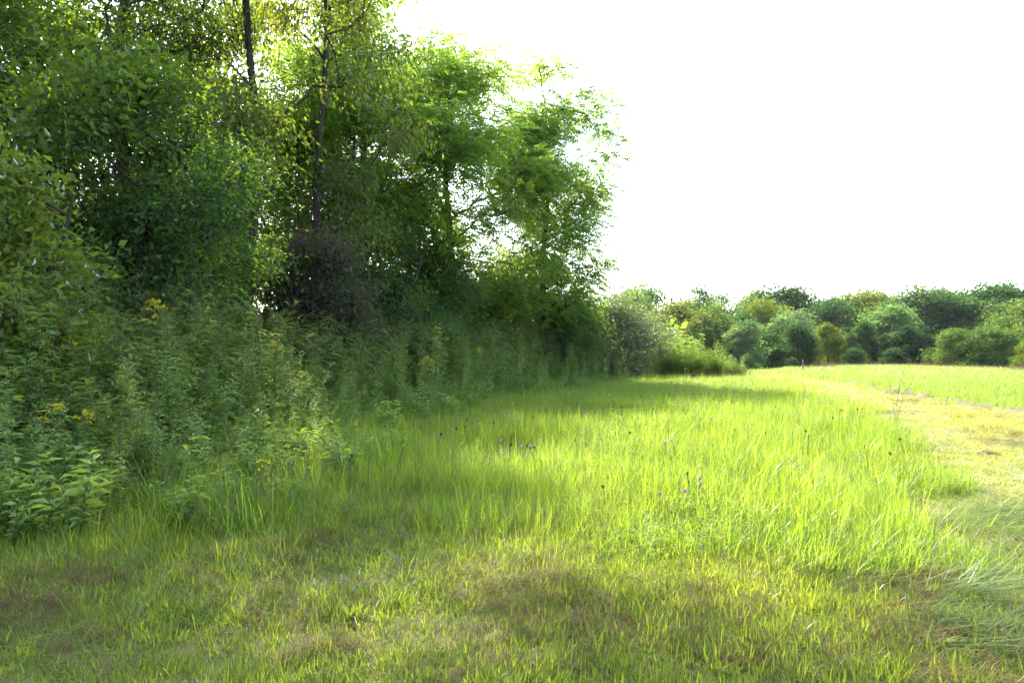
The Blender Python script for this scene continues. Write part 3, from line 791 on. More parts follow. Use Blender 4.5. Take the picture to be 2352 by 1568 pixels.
# short mown grass, front strip and path
FRONT = [(-7, 2), (9, 2), (12, 8), (12, 17), (13, 22), (15.3, 31), (16.5, 37), (16, 40), (9, 39.5), (12.5, 35), (11.8, 29), (10.4, 23.5), (8.4, 16.8), (6.6, 12), (5.0, 8.9), (3.9, 6.6), (2.6, 5.2), (1.9, 5.1), (1.4, 5.5), (.7, 5.9), (.26, 6.3), (-.6, 6.6), (-1.75, 6.6), (-2.6, 6.0), (-3.4, 5.5), (-5.5, 5.8)]
st = [turf(200 + k, 2000, .40, .042, .0052, .5, .6, 'mown', .45, seg=2, clumps=60) for k in range(5)]
st += [turf(206 + k, 1000, .40, .07, .0068, .35, .45, 'mown', .55, seg=3, clumps=60) for k in range(4)]
x, y = scatter_pts(rng, FRONT, 17, lambda x, y: np.clip(5.5 / np.maximum(y, 1), .26, 1) ** np.where(x > 3.2, .75, 1.1) * np.clip(.6 + .9 * vnoise(x * 1.6, y * 1.6, 21), 0, 1))
P, rot, sc, ix = finish(rng, x, y, 9, .8, 1.2, .03)
onpath = (x > 3.2) & (y > 4.6)
ix = np.where((ix >= 5) & ((y > 9) | onpath), ix % 5, ix)
sc[:, :2] *= np.clip(y / 9, 1, 2.4)[:, None] ** .7
sc[:, 2] *= np.where((y > 9) | onpath, .7, np.where(x > .4, .9, 1.1)) * (.7 + .7 * vnoise(x * .9 + 7, y * .9, 33))
onp = onpath | (y > 9)
gn_scatter('mown_grass', 'short mown yellow-green grass of the foreground strip', 'grass', st, P[~onp], rot[~onp], sc[~onp], ix[~onp])
M['pathgrass'] = leafmat('path_grass', (.16, .175, .04), (.25, .235, .075), (.32, .38, .035), (.52, .52, .08), .5, gloss=.04, patch=(.5, .8))
ph = [turf(220 + k, 1700, .40, .042, .0056, .5, .6, 'pathgrass', .5, seg=2, clumps=60) for k in range(5)]
gn_scatter('path_grass', 'close-mown pale yellow-green grass of the path curving away on the right', 'grass', ph, P[onp], rot[onp], sc[onp], ix[onp] % 5)

# shaggy half-long tufts where the mower left them, thickest towards the tall grass
sg = [turf(230 + k, 260, .30, .13, .0062, .4, .8, 'mown', .4, seg=3, clumps=9) for k in range(4)]
SHAG = [(-6, 3.2), (-3, 3.4), (0, 3.8), (.9, 4.6), (.3, 5.7), (-1.7, 6.1), (-3.4, 5.4), (-6, 5.8)]
x, y = scatter_pts(rng, SHAG, 16, lambda x, y: np.clip(2.2 * vnoise(x * 1.3 + 9, y * 1.3, 91) - .75, 0, 1), 1.5)
P, rot, sc, ix = finish(rng, x, y, 4, .7, 1.2, .05)
gn_scatter('shaggy_grass', 'half-long shaggy grass tufts along the ragged mowing edge', 'grass', sg, P, rot, sc, ix)

hs = [herbs(170 + k, 150, .34, .035, .017) for k in range(4)]
x, y = scatter_pts(rng, FRONT, 12, lambda x, y: np.clip(5.5 / np.maximum(y, 1), 0, 1) ** 2 * np.clip(1.8 * vnoise(x * 1.2, y * 1.2, 97) - .5, 0, 1))
P, rot, sc, ix = finish(rng, x, y, 4, .8, 1.3, .04)
gn_scatter('mown_clover', 'small clover leaves growing flat among the mown grass', 'ground cover', hs, P, rot, sc, ix)

# cut grass lying on the mown ground
lt = [turf(240 + k, 760, .40, .075, .0026, 0, .1, 'drygrass', .3, seg=2, flat=True) for k in range(4)]
x, y = scatter_pts(rng, FRONT, 6.5, lambda x, y: np.clip(5 / np.maximum(y, 1), .03, 1) ** 1.6 * np.clip(1.5 * vnoise(x * 1.1 + 3, y * 1.1, 41) - .2, .03, 1))
P, rot, sc, ix = finish(rng, x, y, 4, .8, 1.3, .03, .012)
gn_scatter('grass_clippings', 'dry tan clippings lying between the mown grass blades', 'clippings', lt, P, rot, sc, ix)

# long lodged grass lying over at the front corner of the meadow
lg = [turf(260 + k, 200, .3, .34, .0065, 0, .1, 'meadow', .5, seg=3, flat=True) for k in range(4)] + [turf(266, 120, .3, .3, .004, 0, .1, 'drygrass', .3, seg=3, flat=True)]
LODGE = [(1.2, 4.1), (2.2, 3.5), (3.2, 3.6), (4.2, 4.8), (4.9, 6.6), (4.3, 7.2), (3.6, 6.0), (2.4, 4.6), (1.7, 4.6)]
x, y = scatter_pts(rng, LODGE, 10, lambda x, y: np.clip(1.5 * vnoise(x * 1.7, y * 1.7, 51) - .05, 0, 1))
P, rot, sc, ix = finish(rng, x, y, 5, .7, 1.2, .06, .01)
rot[:, 2] = rng.normal(-.7, 1.1, len(x))
gn_scatter('lodged_grass', 'long pale cut grass lying flat at the front corner of the tall meadow', 'grass', lg, P, rot, sc, ix)

# grass in the weed bank
WEEDG = [(-6.5, 4.7), (-3.3, 4.7), (-2.4, 5.3), (-1.6, 6.2), (-1.8, 9), (-2.4, 14), (-1.0, 19), (2, 25), (6, 32), (2, 33), (-4, 25), (-7, 14)]
wg = [turf(300 + k, 240, .4, .40, .0075, .3, .9, 'meadow', .2, seg=4) for k in range(4)] + [turf(306, 70, .4, .45, .004, .35, .7, 'drygrass', .3, seg=3)]
x, y = scatter_pts(rng, WEEDG, 4, lambda x, y: np.clip(10 / np.maximum(y, 1), .4, 1))
P, rot, sc, ix = finish(rng, x, y, 5, .7, 1.25, .08)
gn_scatter('weed_bank_grass', 'long dark green arching grass growing among the weeds on the left', 'grass', wg, P, rot, sc, ix)

# field beyond the path
FIELD = [(11.8, 9), (12.4, 16), (13.4, 22), (15.7, 31), (16.9, 37), (15.5, 44), (20, 50), (32, 67), (40, 62), (40, 46), (30, 34), (20, 22), (12, 9)]
ft = [turf(400 + k, 520, 1.0, .16, .011, .3, .5, 'field', .5, seg=2, clumps=60) for k in range(5)]
x, y = scatter_pts(rng, FIELD, 2.0, lambda x, y: np.clip(24 / np.maximum(y, 1), .5, 1))
P, rot, sc, ix = finish(rng, x, y, 5, .8, 1.3, .02)
sc[:, :2] *= np.clip(y / 25, 1, 2.0)[:, None]
gn_scatter('field_grass', 'pale green grass of the open field right of the path', 'grass', ft, P, rot, sc, ix)

# reddish seed heads along the crest of the field
rt = [turf(420 + k, 90, 1.2, .30, .016, .2, .2, 'redtop', .5, seg=2) for k in range(3)]
uu = rng.uniform(.42, .80, 230)
dd = np.interp(uu, CT, CD) + rng.uniform(-.3, 2.5, len(uu))
x, y = uu * dd, dd
P, rot, sc, ix = finish(rng, x, y, 3, .6, 1.1, .1)
sc[:, 2] *= .6 + .7 * vnoise(uu * 60, uu * 0, 3)
gn_scatter('red_seed_grass', 'reddish brown seed-headed grass along the crest of the field', 'grass', rt, P, rot, sc, ix)

# ------------------------------------------------------------------ weeds: goldenrod stems
def goldenrod(seed, H, bloom=False, bush=0):
    rng = np.random.default_rng(seed)
    st = MB(); lf = MB(); pl = MB()
    n = 14
    ph = rng.uniform(0, 6.283); ln = rng.uniform(.04, .16) * H
    z = np.linspace(0, 1, n)
    pts = np.stack([ln * z ** 2 * math.cos(ph), ln * z ** 2 * math.sin(ph), H * z * (1 - .03 * z)], 1)
    polytube(st, pts, np.linspace(.0055, .002, n), 4)
    chains = [(pts, .16, .86, int(36 * H), 1.0)]
    for b in range(bush):
        f0 = rng.uniform(.35, .7); a = rng.uniform(0, 6.283); L_ = rng.uniform(.25, .5) * H * .6
        p0 = np.array([np.interp(f0, z, pts[:, k]) for k in range(3)])
        q = np.linspace(0, 1, 7)[:, None]
        bp = p0 + np.concatenate([q * L_ * .6 * math.cos(a), q * L_ * .6 * math.sin(a), L_ * (q * .9)], 1)
        polytube(st, bp, .0025, 3)
        chains.append((bp, .1, 1.0, int(40 * L_ + 14), .75))
    for (pp, f0, f1, cnt, s) in chains:
        f = rng.uniform(f0, f1, cnt)
        zz = np.linspace(0, 1, len(pp))
        P = np.stack([np.interp(f, zz, pp[:, k]) for k in range(3)], 1)
        a = np.arange(cnt) * 2.4 + rng.normal(0, .3, cnt)
        D = np.stack([np.cos(a), np.sin(a), rng.normal(.35, .25, cnt)], 1)
        Ln = (.18 - .09 * f) * s * rng.uniform(.75, 1.25, cnt)
        leaves6(lf, P, D, UP + rng.normal(0, .2, (cnt, 3)), Ln, Ln * .24, .45 + .25 * (f - .5) + rng.normal(0, .15, cnt), curl=.35)
    # plume: one-sided arching branchlets
    pb = int(rng.integers(8, 13))
    top_d = rng.uniform(0, 6.283)
    for b in range(pb):
        f = rng.uniform(.78, 1.0)
        p0 = np.array([np.interp(f, z, pts[:, k]) for k in range(3)])
        a = top_d + rng.normal(0, 1.1)
        L_ = (.20 * (1.18 - f) / .4 + .05) * (1.25 if bloom else .95) * H / 1.6
        m = 5; q = np.linspace(0, 1, m)
        bp = np.stack([p0[0] + L_ * q * math.cos(a) * .85, p0[1] + L_ * q * math.sin(a) * .85, p0[2] + L_ * (q * 1.0 - .75 * q * q * (1.2 if bloom else .75))], 1)
        polytube(st, bp, .0015, 3)
        cnt = 30 if bloom else 9
        fq = rng.uniform(.15, 1, cnt)
        P = np.stack([np.interp(fq, q, bp[:, k]) for k in range(3)], 1)
        if bloom:
            P += rng.normal(0, .006, (cnt, 3)) + UP * .008
            D = rng.normal(0, .5, (cnt, 3)) + UP
            kites(pl, P, D, rng.normal(0, 1, (cnt, 3)), .017, .015, rng.uniform(0, 1, cnt))
        else:
            aa = rng.uniform(0, 6.283, cnt)
            D = np.stack([np.cos(aa) + math.cos(a), np.sin(aa) + math.sin(a), rng.uniform(.1, .9, cnt)], 1)
            kites(pl, P, D, UP + rng.normal(0, .3, (cnt, 3)), .05 * rng.uniform(.6, 1.2, cnt), .013, rng.uniform(.1, .9, cnt))
    return [('stem', st.mesh('stem', M['stem']), None), ('foliage', lf.mesh('foliage', M['goldenrod']), 'stuff'), ('plume', pl.mesh('plume', M['yellow' if bloom else 'plume']), 'stuff')]

def joined(parts):
    """one source mesh out of a plant's part meshes, for the uncountable mass"""
    import bmesh
    bm = bmesh.new()
    me = bpy.data.meshes.new('weed')
    for k, (_, m_, _k) in enumerate(parts):
        b0 = len(bm.faces); bm.from_mesh(m_)
        bm.faces.ensure_lookup_table()
        for f in bm.faces[b0:]: f.material_index = k
        me.materials.append(m_.materials[0])
    bm.to_mesh(me); bm.free()
    return me

GRN = [goldenrod(500 + k, H, bush=k % 3) for k, H in enumerate([1.7, 1.55, 1.85, 1.4, 1.65, 1.5, 1.75, 1.3])]
GBL = [goldenrod(520 + k, H, True, bush=1) for k, H in enumerate([1.45, 1.3, 1.6])]

def bushy(seed, H, W, leaf, mat, nb=16, per=34):
    """many-stemmed leafy weed"""
    rng = np.random.default_rng(seed); st = MB(); lf = MB()
    for b in range(nb):
        a = rng.uniform(0, 6.283); L_ = H * rng.uniform(.6, 1.1); o_ = W * rng.uniform(.2, 1)
        q = np.linspace(0, 1, 7)
        bp = np.stack([o_ * q ** 1.3 * math.cos(a), o_ * q ** 1.3 * math.sin(a), L_ * (q - .12 * q * q)], 1)
        polytube(st, bp, .003, 3)
        f = rng.uniform(.15, 1, per)
        P = np.stack([np.interp(f, q, bp[:, k]) for k in range(3)], 1) + rng.normal(0, .02, (per, 3))
        aa = rng.uniform(0, 6.283, per)
        D = np.stack([np.cos(aa), np.sin(aa), rng.normal(.35, .3, per)], 1)
        Ln = leaf * rng.uniform(.6, 1.3, per)
        kites(lf, P, D, UP + rng.normal(0, .35, (per, 3)), Ln, Ln * .32, .5 + rng.normal(0, .2, per), curl=.2)
    return [('stem', st.mesh('stem', M['stem']), None), ('foliage', lf.mesh('foliage', M[mat]), 'stuff')]
LFY = [bushy(560 + k, h, .22, lf_, 'goldenrod', 9, 20) for k, (h, lf_) in enumerate([(.5, .09), (.42, .075), (.6, .10), (.5, .06)])]
BSH = [bushy(540 + k, .95, .40, .11, 'goldenrod', 14, 24) for k in range(4)] + [bushy(545 + k, 1.1, .45, .08, 'shrub', 16, 32) for k in range(2)]

# front line of the weed bank and the strip behind it
wfront = np.array([(-3.9, 4.9), (-3.1, 5.5), (-2.6, 7.0), (-2.5, 9.0), (-2.3, 12), (-1.3, 16), (.5, 20.5), (2.5, 25), (5.5, 31), (7.9, 35.5)])
WEED = [tuple(p) for p in wfront] + [(5, 36), (1, 31), (-3, 25), (-6, 19), (-8, 13), (-8, 8), (-5.5, 5.2)]
def zone(v, table):
    for lim, a, b in table:
        if v < lim: return a, b
def edge_dist(x, y):
    d = np.full(len(x), 1e9)
    for k in range(len(wfront) - 1):
        a = wfront[k]; b = wfront[k + 1]; ab = b - a
        t = np.clip(((x - a[0]) * ab[0] + (y - a[1]) * ab[1]) / (ab @ ab), 0, 1)
        d = np.minimum(d, np.hypot(x - a[0] - t * ab[0], y - a[1] - t * ab[1]))
    return d
rng = np.random.default_rng(77)
x, y = scatter_pts(rng, WEED, 10, lambda x, y: np.clip(10 / np.maximum(y, 1), .3, 1))
ed = edge_dist(x, y)
show = ed + .10 * y + rng.uniform(0, .9, len(x))      # small = shows large
o_ = np.argsort(show)
x, y, ed = x[o_], y[o_], ed[o_]
NI = 285
tall = np.clip(.30 + .30 * ed + .022 * np.clip(y - 9, 0, 14), .30, 1.2)
for k in range(min(NI, len(x))):
    rr = random.Random(2000 + k)
    s = float(tall[k]) * rr.uniform(.68, 1.28)
    zl, zg_ = zone(y[k], [(7.5, 'green goldenrod stem in the near left corner of the weed bank', 'goldenrod in the near left corner'), (10.5, 'green goldenrod stem in the weed bank before the dark understorey trees', 'goldenrod before the dark understorey'),
        (14.5, 'green goldenrod stem in the weed bank before the purplish shrub', 'goldenrod before the purplish shrub'), (20, 'green goldenrod stem in the middle of the bank behind the meadow', 'goldenrod in the middle of the bank'), (99, 'green goldenrod stem at the far end of the bank towards the silvery bush', 'goldenrod at the far end of the bank')])
    thing('goldenrod', rr.choice(GRN), (x[k], y[k], float(hgt(x[k], y[k])) - .02), zl, 'goldenrod', zg_, rz=rr.uniform(0, 6.28), sc=s, tilt=(rr.gauss(0, .12), rr.gauss(0, .12)))
x2, y2, t2 = x[NI:], y[NI:], tall[NI:]
P, rot, sc, ix = finish(rng, x2, y2, len(GRN), .9, 1.15, .07, -.02)
sc *= t2[:, None]
gn_scatter('goldenrod_mass', 'goldenrod growing thick behind the front stems of the weed bank', 'weeds', [joined(g) for g in GRN], P, rot, sc, ix)
LOWW = [(-5.2, 5.0), (-3.6, 4.7), (-2.6, 5.2), (-1.9, 6.4), (-1.7, 9), (-1.7, 12), (-1.1, 16), (.6, 20.5), (2.4, 25), (5.4, 31), (4, 31), (0, 24), (-3, 16), (-4, 10)]
x, y = scatter_pts(rng, LOWW, 9, lambda x, y: np.clip(9 / np.maximum(y, 1), .15, 1))
kk = rng.permutation(len(x))[:170]
for k in kk:
    rr = random.Random(5000 + int(k))
    zl, zg_ = zone(y[k], [(7, 'low leafy weed at the near left foot of the bank, beside the mown grass', 'low weeds by the mown grass'), (12, 'low leafy weed at the foot of the bank left of the meadow', 'low weeds left of the meadow'), (99, 'low leafy weed at the far foot of the bank behind the meadow', 'low weeds behind the meadow')])
    thing('leafy_weed', rr.choice(LFY), (x[k], y[k], float(hgt(x[k], y[k])) - .02), zl, 'weed', zg_, rz=rr.uniform(0, 6.28), sc=rr.uniform(.7, 1.35), tilt=(rr.gauss(0, .1), rr.gauss(0, .1)))
x, y = scatter_pts(rng, WEED, 5.0, lambda x, y: np.clip(14 / np.maximum(y, 1), .4, 1))
P, rot, sc, ix = finish(rng, x, y, len(BSH), .85, 1.15, .1, -.02)
sc *= np.clip(.35 + .25 * edge_dist(x, y), .35, 1.05)[:, None]
gn_scatter('weed_undergrowth', 'bushy leafy weeds filling the bank between the goldenrod stems', 'weeds', [joined(g) for g in BSH], P, rot, sc, ix)

# a second kind of tall weed, paler and bushier, standing here and there in the bank
PAL = [bushy(580 + k, 1.5, .34, .085, 'plume', 11, 30) for k in range(3)]
x, y = scatter_pts(rng, WEED, 1.2, lambda x, y: np.clip(12 / np.maximum(y, 1), .3, 1))
ed2 = edge_dist(x, y); kp = np.where((ed2 > .5) & (ed2 < 3.2))[0][:46]
for k in kp:
    rr = random.Random(7000 + int(k))
    zl, zg_ = zone(y[k], [(10.5, 'pale bushy weed standing among the near goldenrod on the left', 'pale weeds among the near goldenrod'), (99, 'pale bushy weed standing among the goldenrod further along the bank', 'pale weeds further along the bank')])
    thing('bushy_weed', PAL[k % 3], (x[k], y[k], float(hgt(x[k], y[k])) - .02), zl, 'weed', zg_, rz=rr.uniform(0, 6.28), sc=min(1.15, .4 + .28 * ed2[k]) * rr.uniform(.9, 1.2), tilt=(rr.gauss(0, .1), rr.gauss(0, .1)))

def one(parts, name, u, vtop, d, label, cat, group=None, base_h=None, rz=0.0, tilt=(0, 0)):
    x, y, zt = at(u, vtop, d); zg = float(hgt(x, y))
    return thing(name, parts, (x, y, zg - .01), label, cat, group, rz, max(.2, (zt - zg) / base_h), tilt=tilt)

# goldenrods that stand out
for (u, v, d, lab, me, hb) in [
    (985, 808, 17.3, 'sunlit goldenrod in yellow bloom at the meadow edge, largest flower head', GBL[0], 1.45),
    (1005, 818, 17.5, 'yellow goldenrod just right of the largest flower head at the meadow edge', GBL[1], 1.3),
    (960, 822, 17.1, 'lower yellow goldenrod just left of the largest flower head', GBL[2], 1.6),
    (130, 915, 6.4, 'yellow-topped goldenrod low at the left near the picture edge', GBL[1], 1.3),
    (160, 930, 6.6, 'smaller yellow goldenrod beside the low one at the left', GBL[0], 1.45),
    (548, 735, 12.5, 'goldenrod with yellow tops in front of the purplish shrub', GBL[2], 1.6),
    (650, 775, 13.0, 'yellow goldenrod right of the pale plumes', GBL[0], 1.45),
    (350, 675, 10.5, 'yellow goldenrod head in the shade left of the tallest pale plume', GBL[1], 1.3),
    (1010, 745, 20, 'yellow goldenrod nodding behind the sunlit clump', GBL[2], 1.6),
    (1390, 815, 30, 'yellow goldenrod nearest the silvery bush', GBL[0], 1.45),
    (1345, 800, 30, 'yellow goldenrod at the foot of the dark shrub left of the silvery bush', GBL[1], 1.3),
    (1310, 770, 31, 'tall yellow goldenrod against the dark shrub', GBL[2], 1.6),
    (1425, 822, 31, 'low yellow goldenrod below the silvery bush', GBL[1], 1.3),
    (1100, 790, 22, 'yellow goldenrod low before the fine-leaved shrub', GBL[0], 1.45),
    (425, 655, 9.2, 'tallest pale goldenrod plume before the dark shrubs on the left', GRN[2], 1.85),
    (400, 690, 9.0, 'pale goldenrod plume just left of the tallest one', GRN[0], 1.7),
    (550, 650, 10.2, 'tall upright goldenrod plume left of the purplish shrub', GRN[6], 1.75),
    (610, 690, 10.5, 'pale silvery goldenrod fork below the purplish shrub', GRN[4], 1.65),
    (20, 830, 5.8, 'sunlit pale goldenrod spike at the left picture edge', GRN[1], 1.55),
    (890, 745, 15.5, 'arching light green goldenrod plume in the middle of the bank', GRN[5], 1.5),
    (1000, 735, 17.0, 'yellowish nodding goldenrod plume above the sunlit clump', GRN[3], 1.4),
]:
    rr = random.Random(int(u * 7 + v))
    one(me, 'goldenrod', u, v + 6, d, lab, 'goldenrod', 'goldenrods that stand out', hb, rr.uniform(0, 6.28), (rr.gauss(0, .05), rr.gauss(0, .05)))

# ------------------------------------------------------------------ meadow flowers
def flower_stem(mb, H, lean, a):
    q = np.linspace(0, 1, 5)
    p = np.stack([lean * q ** 2 * math.cos(a), lean * q ** 2 * math.sin(a), H * q], 1)
    polytube(mb, p, .0036, 3)
    return p[-1]

def ball_head(rng, mb, c, r, n, l):
    D = norm(rng.normal(0, 1, (n, 3)) + UP * .35)
    kites(mb, c + D * r * .3, D, rng.normal(0, 1, (n, 3)), l, l * .42, rng.uniform(0, 1, n), curl=0, mid=.6)

def clover(seed, H, brown=False):
    rng = np.random.default_rng(seed); s = MB(); h = MB(); l = MB()
    c = flower_stem(s, H, .06, rng.uniform(0, 6.28))
    ball_head(rng, h, c, .014, 60, .021 if not brown else .017)
    out = [('stem', s.mesh('stem', M['stem']), None), ('flower_head' if not brown else 'seed_head', h.mesh('head', M['brownhead' if brown else 'clover']), None)]
    if not brown:
        a = rng.uniform(0, 6.28, 6)
        D = np.stack([np.cos(a), np.sin(a), rng.uniform(0, .4, 6)], 1)
        leaves6(l, np.repeat(c[None] * [.8, .8, .82], 6, 0), D, np.repeat(UP[None], 6, 0), .035, .018, .4)
        out.append(('leaves', l.mesh('leaves', M['goldenrod']), None))
    return out
def plantain(seed, H):
    rng = np.random.default_rng(seed); s = MB(); h = MB()
    c = flower_stem(s, H, .05, rng.uniform(0, 6.28))
    polytube(h, [c - UP * .012, c, c + UP * .02, c + UP * .034], [.003, .0065, .0055, .001], 6)
    return [('stem', s.mesh('stem', M['stem']), None), ('seed_head', h.mesh('head', M['brownhead']), None)]
def lace(seed, H):
    """flat white umbel of small flower clusters on rays"""
    rng = np.random.default_rng(seed); s = MB(); h = MB()
    c = flower_stem(s, H, .08, rng.uniform(0, 6.28))
    n = 30
    r = .055 * np.sqrt(rng.uniform(0, 1, n)); a = rng.uniform(0, 6.28, n)
    E = c + np.stack([r * np.cos(a), r * np.sin(a), .03 + .006 * rng.normal(0, 1, n)], 1)
    tubes(s, np.repeat(c[None], n, 0), E, .001, .0008, 3)
    Q = np.repeat(E, 7, 0) + rng.normal(0, .006, (n * 7, 3)) * [1, 1, .3]
    aa = rng.uniform(0, 6.28, len(Q))
    kites(h, Q, np.stack([np.cos(aa), np.sin(aa), .2 + 0 * aa], 1), np.repeat(UP[None], len(Q), 0), .010, .009, rng.uniform(0, 1, len(Q)))
    return [('stem', s.mesh('stem', M['stem']), None), ('umbel', h.mesh('umbel', M['white']), None)]
def trefoil(seed, H):
    rng = np.random.default_rng(seed); s = MB(); h = MB()
    c = flower_stem(s, H, .05, rng.uniform(0, 6.28))
    a = np.arange(6) * 1.047 + rng.normal(0, .2, 6)
    D = np.stack([np.cos(a), np.sin(a), rng.uniform(.2, .7, 6)], 1)
    leaves6(h, np.repeat(c[None], 6, 0), D, np.repeat(UP[None], 6, 0), .021, .014, rng.uniform(0, 1, 6))
    return [('stem', s.mesh('stem', M['stem']), None), ('flower', h.mesh('flower', M['trefoil']), None)]

CLV = [clover(600 + k, h) for k, h in enumerate([.40, .44, .36])]
BRN = [clover(610 + k, h, True) for k, h in enumerate([.40, .46])] + [plantain(615 + k, h) for k, h in enumerate([.42, .48])]
LAC = [lace(620 + k, h) for k, h in enumerate([.95, 1.05])]
TRF = [trefoil(630 + k, h) for k, h in enumerate([.42, .48])]
rng = np.random.default_rng(31)
def flowers(protos, n, poly, name, label, cat, group, smin=.85, smax=1.2, near=11):
    x, y = scatter_pts(rng, poly, 14, lambda x, y: np.clip(near / np.maximum(y, 1), .1, 1) ** 1.3)
    k = rng.permutation(len(x))[:n]
    for q, i in enumerate(k):
        rr = random.Random(q * 13 + n)
        lb, gp = zone(y[i], [(9.5, label + ', near the front', group + ', near'), (15, label + ', half way back', group + ', half way'), (99, label + ', far back', group + ', far')]) if poly is SUNNY else (label, group)
        thing(name, rr.choice(protos), (x[i], y[i], float(hgt(x[i], y[i]))), lb, cat, gp, rz=rr.uniform(0, 6.28), sc=rr.uniform(smin, smax), tilt=(rr.gauss(0, .12), rr.gauss(0, .12)))
SUNNY = [(-1.8, 7.5), (1.0, 5.6), (3.4, 6.4), (5, 9), (8, 16), (10, 23), (11.5, 29), (8, 33), (3, 28), (0, 21), (-2, 14)]
flowers(CLV, 110, SUNNY, 'red_clover', 'pink clover flower standing in the tall meadow grass', 'clover', 'pink clovers in the meadow', .7, .92)
flowers(BRN, 170, SUNNY, 'seed_stalk', 'dark brown seed head on a thin stalk above the meadow grass', 'seed head', 'brown seed heads in the meadow', .8, 1.05, near=14)
flowers(TRF, 26, SUNNY, 'yellow_flower', 'single small yellow flower among the meadow grass', 'flower', 'scattered yellow flowers of the meadow', .8, 1.1)
flowers(TRF, 34, [(-2.3, 6.0), (-1.2, 6.0), (-1.1, 7.1), (-2.2, 7.3)], 'yellow_flower', 'yellow flower in the patch at the shaded foot of the weed bank', 'flower', 'yellow flower patch at the foot of the weed bank', .9, 1.25, near=20)
for k, (u, v, d, lab) in enumerate([
    (1386, 846, 21, 'white lace flower furthest left, below the yellow goldenrods'),
    (1392, 862, 20, 'white lace flower below the furthest left one'),
    (1446, 858, 22, 'white lace flower left of the tallest pair'),
    (1470, 838, 23, 'tallest white lace flower before the silvery bush'),
    (1462, 846, 22.6, 'white lace flower just left of the tallest one'),
    (1468, 848, 23.4, 'white lace flower just below the tallest one'),
    (1440, 880, 19, 'low white lace flower beneath the tallest pair'),
    (1580, 868, 25, 'white lace flower in the grass before the weed mound'),
    (1560, 868, 26, 'white lace flower just left of the one before the weed mound'),
    (1640, 892, 20, 'white lace flower in the grass below the weed mound'),
    (1690, 905, 18, 'white lace flower nearest the path bend'),
]):
    one(LAC[k % 2], 'lace_flower', u, v, d, lab, 'flower', 'white lace flowers at the far meadow edge', [.98, 1.08][k % 2], k * 1.3)

# ------------------------------------------------------------------ weed mound at the bend of the path
MOUND = [(7.2, 33), (9.4, 32.0), (11.4, 34), (12.6, 37.5), (11.0, 39.5), (8, 38)]
mw = [joined(bushy(700 + k, 1.0, .38, .075, 'shrub', 16, 30)) for k in range(3)] + [joined(GRN[3])]
x, y = scatter_pts(np.random.default_rng(8), MOUND, 9)
rng = np.random.default_rng(9)
P, rot, sc, ix = finish(rng, x, y, 4, .85, 1.15, .1)
sc[:, 2] *= np.interp(x, [7, 8.2, 9.5, 11, 12.6], [1.2, 1.65, 1.4, .95, .6])
gn_scatter('weed_mound', 'dense mound of tall green weeds at the bend of the path', 'weeds', mw, P, rot, sc, ix)
tree('shrub', 81, 7.6, 35.2, 'pale leafy bush at the left end of the weed mound', 'shrub', H=1.9, R_=1.1, z0=.1, lobes=20, tips=7, per_tip=26, leaf=.09, mat='silver', trunk_r=.03, stems=3, lobe_r=.36, spread=.2)
tree('sapling', 82, 9.5, 40.0, 'light green feathery sapling rising above the weed mound', 'sapling', H=2.5, R_=.7, z0=1.4, lobes=6, tips=4, per_tip=5, leaf=.7, mat='pinnate', kind='pinnate', trunk_r=.03, lobe_r=.4, tint_c=.4)
rs = [tuft(720 + k, 20, .3, .45, .014, .2, .2, 'redtop', .4, seg=2) for k in range(2)]
x = rng.uniform(8.6, 12.4, 70); y = 31.6 + (x - 8.6) * .9 + rng.normal(0, .35, 70)
P, rot, sc, ix = finish(rng, x, y, 2, .6, 1.1, .12)
gn_scatter('red_weed_fringe', 'reddish brown dead stalks along the foot of the weed mound', 'weeds', rs, P, rot, sc, ix)

# wispy weed by the path, soil clods
mb = MB(); sb = MB(); rg = np.random.default_rng(4)
for k in range(5):
    a = rg.uniform(0, 6.28); q = np.linspace(0, 1, 6)
    p = np.stack([.22 * q ** 2 * math.cos(a), .22 * q ** 2 * math.sin(a), (.75 + .1 * k) * q], 1)
    polytube(sb, p, .003, 3)
    for f in np.linspace(.5, 1, 9):
        c = np.array([np.interp(f, q, p[:, i]) for i in range(3)]); b = rg.uniform(0, 6.28)
        e = c + np.array([.10 * math.cos(b), .10 * math.sin(b), .06])
        tubes(sb, [c], [e], .0015, .001, 3)
        kites(mb, np.repeat(e[None], 5, 0), rg.normal(0, 1, (5, 3)), rg.normal(0, 1, (5, 3)), .02, .01, .5)
x_, y_, _ = at(2055, 990, 12.6)
thing('wispy_weed', [('stalks', sb.mesh('stalks', M['stem']), None), ('seed_heads', mb.mesh('seed_heads', M['redtop']), 'stuff')], (x_, y_, float(hgt(x_, y_))), 'tall wispy seeding weed standing alone at the path edge', 'weed')

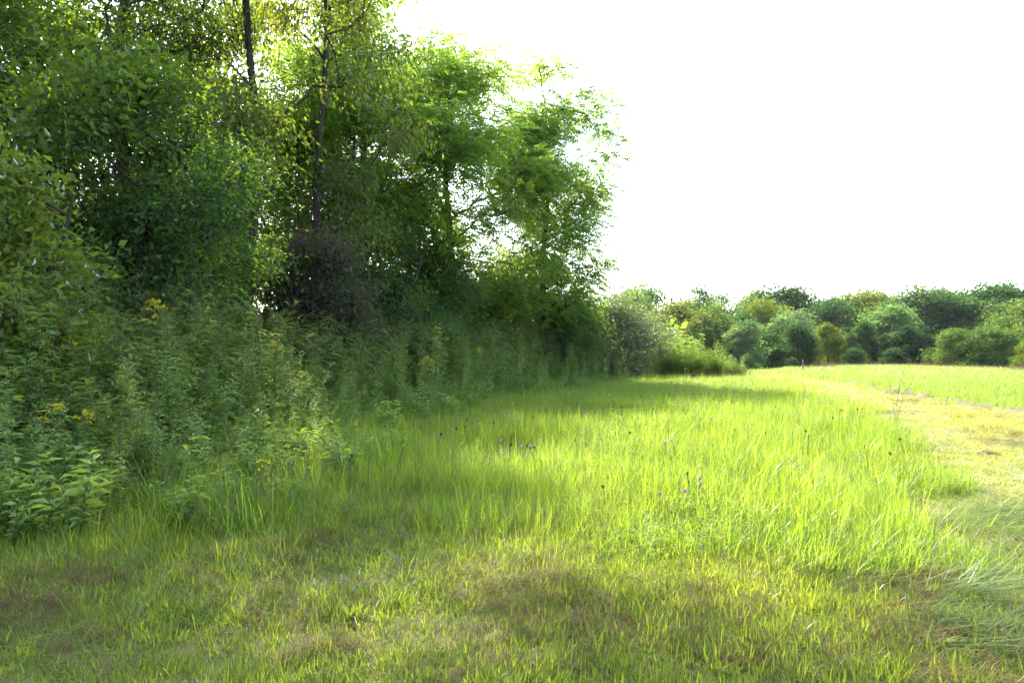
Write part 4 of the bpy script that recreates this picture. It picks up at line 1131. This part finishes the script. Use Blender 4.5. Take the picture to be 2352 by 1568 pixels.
def clod(seed, r, h):
    rg = np.random.default_rng(seed); mb = MB()
    nr, ns = 9, 22
    V = [[0, 0, h]]
    for i in range(1, nr):
        for j in range(ns):
            a = j / ns * 6.283; rr_ = r * i / (nr - 1) * (1 + .25 * math.sin(3 * a + seed) + .12 * rg.normal())
            V.append([rr_ * math.cos(a), rr_ * math.sin(a) * .8, h * (1 - (i / (nr - 1)) ** 1.6) * (1 + .35 * rg.normal()) - .02 * (i == nr - 1)])
    T = [[0, 1 + j, 1 + (j + 1) % ns] for j in range(ns)]
    Q = [[1 + i * ns + j, 1 + (i + 1) * ns + j, 1 + (i + 1) * ns + (j + 1) % ns, 1 + i * ns + (j + 1) % ns] for i in range(nr - 2) for j in range(ns)]
    mb.add(V, tris=T, quads=Q)
    return mb.mesh('soil_clod', M['soil'], False)
for k, (u, v, r, h, lab) in enumerate([
    (2265, 1045, .18, .04, 'dark clod of torn soil on the path, right of the meadow edge'),
    (2325, 1245, .2, .03, 'bare soil scrape at the right picture edge'),
    (1320, 1410, .13, .015, 'small scraped soil patch in the mown foreground'),
    (810, 1500, .13, .015, 'small brown soil patch at the bottom of the foreground'),
]):
    d = CAM_H * F / (v - HOR)
    x_, y_, _ = at(u, v, d)
    tag(link('soil_clod', clod(k + 3, r, h), None, (x_, y_, float(hgt(x_, y_)) + .02)), lab, 'soil')

# ------------------------------------------------------------------ haze box added round the scene: stands in for lens veil, pales far trees
HAZE = 0.0001
if HAZE:
    hm, nt, N, L = nodes_of('haze')
    pv = N.new('ShaderNodeVolumePrincipled')
    pv.inputs['Color'].default_value = (.93, .96, 1.0, 1)
    pv.inputs['Density'].default_value = HAZE
    pv.inputs['Anisotropy'].default_value = .55
    ho = N.new('ShaderNodeOutputMaterial'); L.new(pv.outputs[0], ho.inputs['Volume'])
    mb = MB()
    x0, x1, y0, y1, z0, z1 = -640, 640, -40, 2040, -6.5, 24
    mb.add([(x0, y0, z0), (x1, y0, z0), (x1, y1, z0), (x0, y1, z0), (x0, y0, z1), (x1, y0, z1), (x1, y1, z1), (x0, y1, z1)],
           quads=[(0, 3, 2, 1), (4, 5, 6, 7), (0, 1, 5, 4), (1, 2, 6, 5), (2, 3, 7, 6), (3, 0, 4, 7)])
    tag(link('haze', mb.mesh('haze', hm)), 'thin haze added over the field and the woods as a stand-in for lens veil', 'haze', kind='stuff')
    cy.volume_bounces = 0
